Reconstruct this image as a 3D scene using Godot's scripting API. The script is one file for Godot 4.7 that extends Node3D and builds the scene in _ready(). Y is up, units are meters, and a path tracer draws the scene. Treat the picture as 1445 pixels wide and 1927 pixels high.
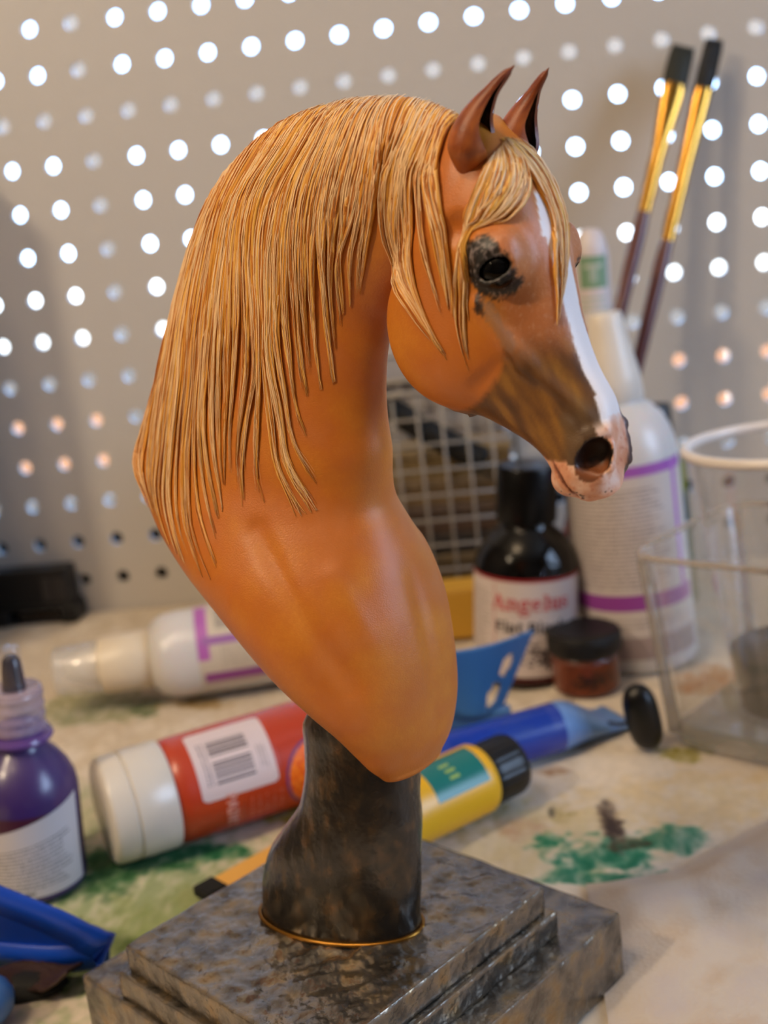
extends Node3D
# A painted Arabian horse bust on a stepped plinth, on a hobby bench in front of a white pegboard.

var taken := {}
var rng := RandomNumberGenerator.new()
var noise := FastNoiseLite.new()
var noise2 := FastNoiseLite.new()

# ------------------------------------------------------------------ main
func _ready() -> void:
	rng.seed = 7
	noise.seed = 3
	noise.noise_type = FastNoiseLite.TYPE_SIMPLEX_SMOOTH
	noise.frequency = 1.0
	noise.fractal_octaves = 4
	noise2.seed = 11
	noise2.noise_type = FastNoiseLite.TYPE_SIMPLEX_SMOOTH
	noise2.frequency = 1.0
	noise2.fractal_octaves = 2
	camera_and_light()
	build_room()
	build_pegboard()
	build_table()
	build_horse()
	build_plinth()
	build_bench_things()

func camera_and_light() -> void:
	var cam := Camera3D.new()
	cam.name = "camera"
	add_child(cam)
	var right := Vector3(0.990194, -0.113115, -0.081981)
	var up := Vector3(0.090749, 0.966987, -0.238119)
	var back := Vector3(0.106210, 0.228344, 0.967770)
	cam.transform = Transform3D(Basis(right, up, back).orthonormalized(), Vector3(0.2478, 0.2101, 0.6924))
	cam.fov = 47.82
	cam.near = 0.02
	cam.far = 60.0
	var at := CameraAttributesPhysical.new()
	at.frustum_focal_length = 27.07
	at.frustum_focus_distance = 0.256
	at.frustum_near = 0.02
	at.frustum_far = 60.0
	at.exposure_aperture = 8.0
	cam.attributes = at
	cam.fov = 47.82
	cam.current = true
	var env := Environment.new()
	env.background_mode = Environment.BG_SKY
	var sky := Sky.new()
	var sm := ProceduralSkyMaterial.new()
	sm.sky_top_color = Color(0.50, 0.72, 1.0)
	sm.sky_horizon_color = Color(0.76, 0.88, 1.0)
	sm.ground_horizon_color = Color(0.84, 0.90, 0.96)
	sm.ground_bottom_color = Color(0.55, 0.56, 0.55)
	sm.sky_energy_multiplier = 2.8
	sm.ground_energy_multiplier = 2.9
	sm.sun_angle_max = 1.0
	sky.sky_material = sm
	env.sky = sky
	env.tonemap_mode = Environment.TONE_MAPPER_LINEAR
	env.tonemap_exposure = 1.0
	env.sdfgi_enabled = true
	env.ssao_enabled = true
	env.ssil_enabled = true
	var we := WorldEnvironment.new()
	we.name = "world"
	we.environment = env
	add_child(we)
	# ceiling fitting with three warm bulbs, up and to the left in front of the bench
	ceiling_lamp(Vector3(-0.25, 1.55, 1.05), 0.22)
	# reading lamp standing to the left of the bench
	standing_lamp(Vector3(-0.52, 0.86, 0.98), 0.62)
	# daylight from a second window in the wall to the right of the bench
	day_window(Vector3(1.985, 0.75, 0.95), 2.2)

# ------------------------------------------------------------------ helpers
func numbered(n: String) -> String:
	if not taken.has(n):
		taken[n] = 0
		return n
	taken[n] += 1
	return "%s_%03d" % [n, taken[n]]

func thing(n: String, label: String, cat: String, at := Vector3.ZERO, basis := Basis.IDENTITY, group := "") -> Node3D:
	var o := Node3D.new()
	o.name = numbered(n)
	add_child(o)
	o.transform = Transform3D(basis, at)
	o.set_meta("label", label)
	o.set_meta("category", cat)
	if group != "":
		o.set_meta("group", group)
	return o

func part(n: String, m: Mesh, mat: Material, parent: Node3D, at := Vector3.ZERO, basis := Basis.IDENTITY) -> MeshInstance3D:
	var o := MeshInstance3D.new()
	o.name = n
	o.mesh = m
	o.material_override = mat
	o.transform = Transform3D(basis, at)
	parent.add_child(o, true)
	return o

func tag(o: Node3D, label: String, cat: String, kind := "") -> void:
	o.set_meta("label", label)
	if cat != "":
		o.set_meta("category", cat)
	if kind != "":
		o.set_meta("kind", kind)

func struct(n: String, m: Mesh, mat: Material, at := Vector3.ZERO) -> MeshInstance3D:
	var o := part(numbered(n), m, mat, self, at)
	o.set_meta("kind", "structure")
	return o

func mat(c: Color, rough := 0.6, metal := 0.0, spec := 0.5) -> StandardMaterial3D:
	var m := StandardMaterial3D.new()
	m.albedo_color = c
	m.roughness = rough
	m.metallic = metal
	m.metallic_specular = spec
	return m

func vmat(rough := 0.6, metal := 0.0) -> StandardMaterial3D:
	var m := mat(Color.WHITE, rough, metal)
	m.vertex_color_use_as_albedo = true
	m.vertex_color_is_srgb = true
	return m

func clear(c: Color, alpha: float, rough := 0.08) -> StandardMaterial3D:
	var m := mat(c, rough)
	m.albedo_color.a = alpha
	m.transparency = BaseMaterial3D.TRANSPARENCY_ALPHA
	return m

func noise_tex(freq: float, size := 512, ramp: Array = [], oct := 4, sd := 1) -> NoiseTexture2D:
	var t := NoiseTexture2D.new()
	t.width = size
	t.height = size
	t.seamless = true
	t.generate_mipmaps = false
	var n := FastNoiseLite.new()
	n.noise_type = FastNoiseLite.TYPE_SIMPLEX_SMOOTH
	n.seed = sd
	n.frequency = freq
	n.fractal_octaves = oct
	t.noise = n
	if ramp.size() > 0:
		var g := Gradient.new()
		var off := PackedFloat32Array()
		var cols := PackedColorArray()
		for r in ramp:
			off.append(r[0])
			cols.append(r[1])
		g.offsets = off
		g.colors = cols
		t.color_ramp = g
	return t

func tri(m: StandardMaterial3D, scale: float) -> void:
	m.uv1_triplanar = true
	m.uv1_scale = Vector3.ONE * scale

func bump(m: StandardMaterial3D, t: Texture2D, cm: float) -> void:
	m.heightmap_enabled = true
	m.heightmap_texture = t
	m.heightmap_scale = cm

# rows of points; natural order (u to the left seen from outside, v up) is a front face
func grid(rows: Array, closed := false, flip := false, cols: Array = [], uvs: Array = []) -> ArrayMesh:
	var st := SurfaceTool.new()
	st.begin(Mesh.PRIMITIVE_TRIANGLES)
	grid_to(st, rows, closed, flip, cols, uvs)
	st.generate_normals()
	return st.commit()

func grid_to(st: SurfaceTool, rows: Array, closed := false, flip := false, cols: Array = [], uvs: Array = [], sm := 0) -> void:
	st.set_smooth_group(sm)
	for i in rows.size() - 1:
		var a: PackedVector3Array = rows[i]
		var b: PackedVector3Array = rows[i + 1]
		var n := a.size()
		for j in (n if closed else n - 1):
			var k := (j + 1) % n
			var q := [[i, j], [i, k], [i + 1, k], [i, j], [i + 1, k], [i + 1, j]]
			if flip:
				q = [[i, j], [i + 1, k], [i, k], [i, j], [i + 1, j], [i + 1, k]]
			for e in q:
				if cols.size() > 0:
					st.set_color(cols[e[0]][e[1]])
				if uvs.size() > 0:
					st.set_uv(uvs[e[0]][e[1]])
				st.add_vertex(a[e[1]] if e[0] == i else b[e[1]])

# profile of (radius, height) pairs going up the outside; creases where it turns sharply
func lathe(prof: Array, segs := 44, wob := 0.0) -> ArrayMesh:
	var st := SurfaceTool.new()
	st.begin(Mesh.PRIMITIVE_TRIANGLES)
	lathe_to(st, prof, segs)
	st.generate_normals()
	return st.commit()

func lathe_to(st: SurfaceTool, prof: Array, segs := 44, squash := 1.0) -> void:
	var rows := []
	var g := 0
	for i in prof.size():
		var p: Vector2 = prof[i]
		var row := PackedVector3Array()
		for j in segs:
			var t := TAU * j / segs
			row.append(Vector3(cos(t) * maxf(p.x, 0.00001), p.y, sin(t) * maxf(p.x, 0.00001) * squash))
		rows.append(row)
		if rows.size() > 1 and i < prof.size() - 1:
			var d0: Vector2 = (prof[i] - prof[i - 1]).normalized()
			var d1: Vector2 = (prof[i + 1] - prof[i]).normalized()
			if d0.dot(d1) < 0.72:
				grid_to(st, rows, true, false, [], [], g)
				g = (g + 1) % 8
				rows = [row]
	grid_to(st, rows, true, false, [], [], g)

func P(list: Array) -> Array:
	var out := []
	for i in range(0, list.size(), 2):
		out.append(Vector2(list[i], list[i + 1]) * 0.001)
	return out

# box with chamfered edges, centred on the middle of its base
func rbox(size: Vector3, ch := 0.0008) -> ArrayMesh:
	var st := SurfaceTool.new()
	st.begin(Mesh.PRIMITIVE_TRIANGLES)
	rbox_to(st, Transform3D.IDENTITY, size, ch)
	st.generate_normals()
	return st.commit()

func rbox_to(st: SurfaceTool, t: Transform3D, size: Vector3, ch := 0.0008) -> void:
	var h := size * 0.5
	ch = minf(ch, minf(h.x, minf(h.y, h.z)) * 0.9)
	st.set_smooth_group(-1)
	var mid := Vector3(0, h.y, 0)
	var f := func(pts: Array) -> void:
		var c := Vector3.ZERO
		for p in pts:
			c += p
		c /= pts.size()
		var nrm: Vector3 = (pts[1] - pts[0]).cross(pts[2] - pts[0])
		if nrm.dot(c) > 0:
			pts.reverse()
		for i in range(1, pts.size() - 1):
			for p in [pts[0], pts[i], pts[i + 1]]:
				st.add_vertex(t * (p + mid))
	for ax in 3:
		for s in [-1.0, 1.0]:
			var u := (ax + 1) % 3
			var v := (ax + 2) % 3
			var pts := []
			for q in [[-1, -1], [1, -1], [1, 1], [-1, 1]]:
				var p := Vector3.ZERO
				p[ax] = s * h[ax]
				p[u] = q[0] * (h[u] - ch)
				p[v] = q[1] * (h[v] - ch)
				pts.append(p)
			f.call(pts)
		for s in [-1.0, 1.0]:
			for r in [-1.0, 1.0]:
				var u := (ax + 1) % 3
				var v := (ax + 2) % 3
				var pts := []
				for q in [[0, -1], [0, 1], [1, 1], [1, -1]]:
					var p := Vector3.ZERO
					p[ax] = q[1] * (h[ax] - ch)
					p[u] = s * (h[u] - (ch if q[0] == 1 else 0.0))
					p[v] = r * (h[v] - (0.0 if q[0] == 1 else ch))
					pts.append(p)
				f.call(pts)
	for a in [-1.0, 1.0]:
		for b in [-1.0, 1.0]:
			for c in [-1.0, 1.0]:
				f.call([Vector3(a * h.x, b * (h.y - ch), c * (h.z - ch)), Vector3(a * (h.x - ch), b * h.y, c * (h.z - ch)), Vector3(a * (h.x - ch), b * (h.y - ch), c * h.z)])

# swept tube along points with a radius for each
func tube(pts: PackedVector3Array, rad: PackedFloat32Array, sides := 10) -> ArrayMesh:
	var st := SurfaceTool.new()
	st.begin(Mesh.PRIMITIVE_TRIANGLES)
	tube_to(st, pts, rad, sides)
	st.generate_normals()
	return st.commit()

func tube_to(st: SurfaceTool, pts: PackedVector3Array, rad: PackedFloat32Array, sides := 10, flat := 1.0, ref := Vector3.ZERO, col := Color.WHITE, colored := false) -> void:
	var rows := []
	var cols := []
	var n := pts.size()
	var u := ref
	if u == Vector3.ZERO:
		u = Vector3(0.31, 0.2, 0.93)
	for i in n:
		var t := (pts[mini(i + 1, n - 1)] - pts[maxi(i - 1, 0)]).normalized()
		u = (u - t * u.dot(t)).normalized()
		var v := u.cross(t)
		var row := PackedVector3Array()
		var cr := PackedColorArray()
		for j in sides:
			var a := TAU * j / sides
			row.append(pts[i] + (u * cos(a) * flat + v * sin(a)) * rad[i])
			cr.append(col)
		rows.append(row)
		cols.append(cr)
	var cap0 := PackedVector3Array()
	var cap1 := PackedVector3Array()
	var cc := PackedColorArray()
	for j in sides:
		cap0.append(pts[0])
		cap1.append(pts[n - 1])
		cc.append(col)
	rows.push_front(cap0)
	rows.append(cap1)
	cols.push_front(cc)
	cols.append(cc)
	grid_to(st, rows, true, false, cols if colored else [])

func line(a: Vector3, b: Vector3, r: float, sides := 8) -> ArrayMesh:
	return tube(PackedVector3Array([a, b]), PackedFloat32Array([r, r]), sides)

# patch of a cylinder about y: angles in radians measured from +z towards +x, with uv
func sleeve(r: float, y0: float, y1: float, a0: float, a1: float, segs := 28, slant := 0.0, corner := 0.0) -> ArrayMesh:
	var rows := []
	var uvs := []
	var ny := 14
	for i in ny + 1:
		var row := PackedVector3Array()
		var uv := PackedVector2Array()
		var fy := float(i) / ny
		for j in segs + 1:
			var f := float(j) / segs
			var y := lerpf(y0, y1 + slant * (f - 0.5), fy)
			if corner > 0.0:
				var ex := maxf(0.0, absf(f - 0.5) * 2.0 - 1.0 + corner) / corner
				var cut := (1.0 - sqrt(maxf(0.0, 1.0 - ex * ex))) * corner * (y1 - y0) * 0.5
				y = lerpf(y0 + cut, y1 + slant * (f - 0.5) - cut, fy)
			var a := lerpf(a1, a0, f)
			row.append(Vector3(sin(a) * r, y, cos(a) * r))
			uv.append(Vector2(1.0 - f, 1.0 - fy))
		rows.append(row)
		uvs.append(uv)
	return grid(rows, false, false, [], uvs)

# lettering bent round a cylinder about y, its middle at angle a and height y
func bent_text(s: String, r: float, a: float, y: float, height: float, font := "Droid Sans", bold := true, italic := false, along := false) -> ArrayMesh:
	var tm := TextMesh.new()
	var f := SystemFont.new()
	f.font_names = PackedStringArray([font])
	f.font_weight = 700 if bold else 400
	f.font_italic = italic
	tm.font = f
	tm.font_size = 32
	tm.pixel_size = height / 24.0
	tm.depth = 0.0002
	tm.text = s
	tm.curve_step = 2.0
	var out := ArrayMesh.new()
	var ar := tm.get_mesh_arrays()
	var v: PackedVector3Array = ar[Mesh.ARRAY_VERTEX]
	var nn := PackedVector3Array()
	for i in v.size():
		var p := v[i]
		var q := Vector2(p.x, p.y)
		if along:
			q = Vector2(-p.y, p.x)
		var an := a + q.x / r
		v[i] = Vector3(sin(an) * (r + p.z), y + q.y, cos(an) * (r + p.z))
	var st := SurfaceTool.new()
	ar[Mesh.ARRAY_VERTEX] = v
	ar[Mesh.ARRAY_NORMAL] = null
	ar[Mesh.ARRAY_TANGENT] = null
	ar[Mesh.ARRAY_TEX_UV] = null
	out.add_surface_from_arrays(Mesh.PRIMITIVE_TRIANGLES, ar)
	st.create_from(out, 0)
	st.deindex()
	st.set_smooth_group(-1)
	st.generate_normals()
	return st.commit()

func tex_mat(im: Image, rough := 0.5) -> StandardMaterial3D:
	var m := mat(Color.WHITE, rough)
	m.albedo_texture = ImageTexture.create_from_image(im)
	m.texture_repeat = false
	return m

func blank(w: int, h: int, c: Color) -> Image:
	var im := Image.create(w, h, false, Image.FORMAT_RGB8)
	im.fill(c)
	return im

# lines of small illegible print, as strokes of uneven length
func small_print(im: Image, r: Rect2i, rows: int, ink: Color, ragged := true) -> void:
	var lh := float(r.size.y) / rows
	for k in rows:
		var x := r.position.x
		var end := r.end.x - (rng.randi_range(0, r.size.x / 5) if ragged else 0)
		while x < end:
			var w := rng.randi_range(3, 9)
			var hh := maxi(1, int(lh * rng.randf_range(0.3, 0.5)))
			im.fill_rect(Rect2i(x, r.position.y + int(k * lh) + int(lh * 0.3), mini(w, end - x), hh), ink)
			x += w + rng.randi_range(1, 3)

func lying(at: Vector3, dir: Vector3, roll := 0.0) -> Basis:
	# local y along the thing, local z towards the viewer's side
	var y := dir.normalized()
	var x := Vector3.UP.cross(y).normalized()
	var z := x.cross(y)
	return Basis(x, y, z) * Basis(Vector3.UP, roll)

# ------------------------------------------------------------------ light fittings and room
func ceiling_lamp(at: Vector3, energy: float) -> void:
	var o := thing("ceiling_lamp", "brass ceiling lamp with three round warm bulbs above the bench", "lamp", at)
	part("ceiling_plate", lathe(P([0, 85, 60, 85, 60, 98, 55, 101, 0, 101])), mat(Color(0.72, 0.58, 0.35), 0.35, 1.0), o)
	part("stem", line(Vector3(0, 0.0, 0), Vector3(0, 0.09, 0), 0.008), mat(Color(0.72, 0.58, 0.35), 0.35, 1.0), o)
	var glow := mat(Color(1, 0.9, 0.75), 0.5)
	glow.emission_enabled = true
	glow.emission = Color(1.0, 0.86, 0.66)
	glow.emission_energy_multiplier = 12.0
	for k in 3:
		var a := TAU * k / 3.0 + 0.5
		var p := Vector3(cos(a) * 0.13, -0.06, sin(a) * 0.13)
		part("arm", line(Vector3(0, 0.01, 0), p + Vector3(0, 0.05, 0), 0.006), mat(Color(0.72, 0.58, 0.35), 0.35, 1.0), o)
		var s := SphereMesh.new()
		s.radius = 0.035
		s.height = 0.07
		part("bulb", s, glow, o, p)
		var l := OmniLight3D.new()
		l.name = "bulb_light"
		l.light_color = Color(1.0, 0.90, 0.76)
		l.light_energy = energy
		l.light_size = 0.034
		l.omni_range = 8.0
		l.omni_attenuation = 2.0
		l.shadow_enabled = true
		l.position = p
		o.add_child(l, true)

func standing_lamp(at: Vector3, energy: float) -> void:
	var o := thing("standing_lamp", "standing lamp with a bare warm globe bulb, left of the bench", "lamp", Vector3(at.x, -0.76, at.z))
	var metal := mat(Color(0.25, 0.24, 0.23), 0.4, 0.8)
	part("foot", lathe(P([0, 0, 130, 0, 132, 6, 126, 14, 20, 22, 0, 22])), metal, o)
	part("pole", line(Vector3(0, 0.02, 0), Vector3(0, at.y + 0.76 - 0.075, 0), 0.009), metal, o)
	part("socket", lathe(P([0, 0, 18, 0, 22, 8, 22, 38, 0, 38])), metal, o, Vector3(0, at.y + 0.76 - 0.085, 0))
	var glow := mat(Color(1, 0.92, 0.8), 0.5)
	glow.emission_enabled = true
	glow.emission = Color(1.0, 0.88, 0.70)
	glow.emission_energy_multiplier = 12.0
	var s := SphereMesh.new()
	s.radius = 0.05
	s.height = 0.1
	part("bulb", s, glow, o, Vector3(0, at.y + 0.76, 0))
	var l := OmniLight3D.new()
	l.name = "bulb_light"
	l.light_color = Color(1.0, 0.90, 0.76)
	l.light_energy = energy
	l.light_size = 0.049
	l.omni_range = 8.0
	l.omni_attenuation = 2.0
	l.shadow_enabled = true
	l.position = Vector3(0, at.y + 0.76, 0)
	o.add_child(l, true)

func day_window(at: Vector3, energy: float) -> void:
	var o := Node3D.new()
	o.name = "window_2"
	add_child(o)
	o.position = at
	o.set_meta("kind", "structure")
	o.rotation.y = -PI / 2
	var white := mat(Color(0.85, 0.85, 0.83), 0.5)
	var st := SurfaceTool.new()
	st.begin(Mesh.PRIMITIVE_TRIANGLES)
	for x in [-0.42, 0.0, 0.42]:
		rbox_to(st, Transform3D(Basis.IDENTITY, Vector3(x, -0.5, 0.0)), Vector3(0.04, 1.0, 0.03), 0.004)
	for y in [-0.52, 0.0, 0.48]:
		rbox_to(st, Transform3D(Basis.IDENTITY, Vector3(0, y, 0.0)), Vector3(0.84, 0.04, 0.03), 0.004)
	st.generate_normals()
	part("window_frame", st.commit(), white, o)
	var g := mat(Color(0.8, 0.87, 1.0), 0.3)
	g.emission_enabled = true
	g.emission = Color(0.74, 0.85, 1.0)
	g.emission_energy_multiplier = 3.5
	part("pane", rbox(Vector3(0.84, 1.0, 0.004), 0.001), g, o, Vector3(0, -0.5, -0.008))
	var l := AreaLight3D.new()
	l.name = "daylight"
	l.light_color = Color(0.74, 0.85, 1.0)
	l.light_energy = energy
	l.area_size = Vector2(0.8, 0.96)
	l.area_range = 8.0
	l.area_attenuation = 2.0
	l.shadow_enabled = true
	l.rotation.y = PI
	l.position = Vector3(0, 0, 0.03)
	o.add_child(l, true)

func build_room() -> void:
	var wall := mat(Color(0.46, 0.42, 0.38), 0.9)
	bump(wall, noise_tex(0.05, 256), 0.1)
	tri(wall, 4.0)
	var x0 := -1.5
	var x1 := 2.0
	var z1 := 2.6
	var y0 := -0.76
	var y1 := 1.66
	struct("floor", rbox(Vector3(3.7, 0.1, 2.98), 0.001), mat(Color(0.42, 0.33, 0.25), 0.6), Vector3(0.25, y0 - 0.1, 1.21))
	struct("ceiling", rbox(Vector3(3.7, 0.1, 2.98), 0.001), mat(Color(0.72, 0.69, 0.65), 0.95), Vector3(0.25, y1, 1.21))
	struct("wall_left", rbox(Vector3(0.1, y1 - y0, 2.98), 0.001), wall, Vector3(x0 - 0.05, y0, 1.21))
	struct("wall_right", rbox(Vector3(0.1, y1 - y0, 2.98), 0.001), wall, Vector3(x1 + 0.05, y0, 1.21))
	struct("wall_front", rbox(Vector3(3.5, y1 - y0, 0.1), 0.001), wall, Vector3(0.25, y0, z1 + 0.05))
	# back wall with an opening
	var ox0 := -0.55
	var ox1 := 1.15
	var oy0 := 0.032
	var oy1 := 0.95
	var st := SurfaceTool.new()
	st.begin(Mesh.PRIMITIVE_TRIANGLES)
	var zc := -0.18
	for b in [[x0, ox0, y0, y1], [ox1, x1, y0, y1], [ox0, ox1, y0, oy0], [ox0, ox1, oy1, y1]]:
		rbox_to(st, Transform3D(Basis.IDENTITY, Vector3((b[0] + b[1]) / 2, b[2], zc)), Vector3(b[1] - b[0], b[3] - b[2], 0.1), 0.001)
	st.generate_normals()
	struct("wall_back", st.commit(), wall)
	var w := Node3D.new()
	w.name = "window_1"
	add_child(w)
	w.set_meta("kind", "structure")
	var white := mat(Color(0.95, 0.82, 0.69), 0.5)
	st = SurfaceTool.new()
	st.begin(Mesh.PRIMITIVE_TRIANGLES)
	for xx in [ox0 + 0.015, ox1 - 0.015]:
		rbox_to(st, Transform3D(Basis.IDENTITY, Vector3(xx, oy0, -0.145)), Vector3(0.03, oy1 - oy0, 0.03), 0.002)
	for yy in [oy0 - 0.003, oy1 - 0.02]:
		rbox_to(st, Transform3D(Basis.IDENTITY, Vector3((ox0 + ox1) / 2, yy, -0.145)), Vector3(ox1 - ox0, 0.02, 0.03), 0.002)
	st.generate_normals()
	part("window_frame", st.commit(), white, w)
	for yy in [0.123, 0.300]:
		part("rail", rbox(Vector3(ox1 - ox0, 0.028, 0.03), 0.002), white, w, Vector3((ox0 + ox1) / 2, yy, -0.135))
	part("mullion", rbox(Vector3(0.028, oy1 - oy0, 0.03), 0.002), white, w, Vector3(-0.0145, oy0, -0.134))
	part("pane", rbox(Vector3(ox1 - ox0, oy1 - oy0, 0.003), 0.0005), clear(Color(0.95, 0.98, 1.0), 0.06, 0.02), w, Vector3((ox0 + ox1) / 2, oy0, -0.15))
	# dark cleat behind the foot of the pegboard
	struct("trim_1", rbox(Vector3(1.7, 0.052, 0.02), 0.001), mat(Color(0.10, 0.075, 0.055), 0.7), Vector3(0.3, -0.004, -0.018))
	# tan boards outside, below the level of the eye
	var f := Node3D.new()
	f.name = "wall_garden"
	add_child(f)
	f.position = Vector3(0.3, -1.2, -1.6)
	f.set_meta("kind", "structure")
	var wood := mat(Color(0.86, 0.53, 0.25), 0.8)
	for k in 24:
		part("board", rbox(Vector3(0.19, 1.19, 0.02), 0.003), wood, f, Vector3(-2.3 + k * 0.2, 0, 0))

func build_pegboard() -> void:
	# one-inch pitch, quarter-inch holes; hole column 0, row 0 is at x = 0, y = 0.325
	var st := SurfaceTool.new()
	st.begin(Mesh.PRIMITIVE_TRIANGLES)
	var p := 0.0254
	var th := 0.0045
	var rad := 0.0041
	var segs := 24
	st.set_smooth_group(-1)
	var half := p / 2
	for c in range(-20, 34):
		for r in range(-20, 13):
			var cx := c * p
			var cy := 0.325 - r * p
			for k in segs:
				var a0 := TAU * k / segs
				var a1 := TAU * (k + 1) / segs
				var d0 := Vector2(cos(a0), sin(a0))
				var d1 := Vector2(cos(a1), sin(a1))
				var i0 := d0 * rad
				var i1 := d1 * rad
				var e0 := d0 * (half / maxf(absf(d0.x), absf(d0.y)))
				var e1 := d1 * (half / maxf(absf(d1.x), absf(d1.y)))
				if r == 12:
					e0.y = maxf(e0.y, -half)
				for s in [0.0, 1.0]:
					var z: float = -th * s
					var q := [Vector3(cx + i0.x, cy + i0.y, z), Vector3(cx + e0.x, cy + e0.y, z), Vector3(cx + e1.x, cy + e1.y, z), Vector3(cx + i1.x, cy + i1.y, z)]
					if s == 0.0:
						q.reverse()
					for t in [0, 1, 2, 0, 2, 3]:
						st.add_vertex(q[t])
				var w := [Vector3(cx + i0.x, cy + i0.y, 0), Vector3(cx + i0.x, cy + i0.y, -th), Vector3(cx + i1.x, cy + i1.y, -th), Vector3(cx + i1.x, cy + i1.y, 0)]
				for t in [0, 2, 1, 0, 3, 2]:
					st.add_vertex(w[t])
	# outer edges
	var X0 := -20.5 * p
	var X1 := 33.5 * p
	var Y0 := 0.325 - 12.5 * p
	var Y1 := 0.325 + 20.5 * p
	for e in [[Vector2(X0, Y0), Vector2(X1, Y0)], [Vector2(X1, Y0), Vector2(X1, Y1)], [Vector2(X1, Y1), Vector2(X0, Y1)], [Vector2(X0, Y1), Vector2(X0, Y0)]]:
		var a: Vector2 = e[0]
		var b: Vector2 = e[1]
		for t in [Vector3(a.x, a.y, 0), Vector3(a.x, a.y, -th), Vector3(b.x, b.y, -th), Vector3(a.x, a.y, 0), Vector3(b.x, b.y, -th), Vector3(b.x, b.y, 0)]:
			st.add_vertex(t)
	# solid foot strip under the last row
	rbox_to(st, Transform3D(Basis.IDENTITY, Vector3((X0 + X1) / 2, -0.004, -th / 2)), Vector3(X1 - X0, Y0 + 0.004, th), 0.0003)
	st.generate_normals()
	var m := mat(Color(0.715, 0.69, 0.66), 0.5)
	bump(m, noise_tex(0.09, 256, [], 3, 5), 0.03)
	tri(m, 12.0)
	var o := part("pegboard", st.commit(), m, self)
	tag(o, "white perforated pegboard standing upright across the back of the bench", "pegboard")

# ------------------------------------------------------------------ table and paper
func blot(im: Image, cx: float, cz: float, rx: float, rz: float, col: Color, strength: float, sd: float, rough := 0.8) -> void:
	# a stain of pigment on the paper at world (cx, cz)
	var W := im.get_width()
	var px := (cx + 0.25) / 0.9 * W
	var pz := (cz + 0.05) / 0.9 * W
	var ax := rx / 0.9 * W
	var az := rz / 0.9 * W
	for y in range(maxi(0, int(pz - az * 1.6)), mini(W, int(pz + az * 1.6))):
		for x in range(maxi(0, int(px - ax * 1.6)), mini(W, int(px + ax * 1.6))):
			var d := Vector2((x - px) / ax, (y - pz) / az).length()
			var n := noise.get_noise_3d(x * 0.035, y * 0.035, sd) * rough + noise2.get_noise_3d(x * 0.11, y * 0.11, sd) * 0.3
			var f := clampf((1.0 - d + n) * 2.2, 0.0, 1.0) * strength
			if f > 0.01:
				f *= clampf(0.8 + noise2.get_noise_3d(x * 0.12, y * 0.05, sd + 9.0) * 0.6, 0.3, 1.0)
				im.set_pixel(x, y, im.get_pixel(x, y).lerp(col, f))

func paper_height(x: float, z: float) -> float:
	var h := noise.get_noise_3d(x * 9.0, z * 9.0, 2.0) * 0.0022
	h += absf(noise2.get_noise_3d(x * 22.0 + 3.0, z * 14.0, 5.0)) * 0.0016
	return h

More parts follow.
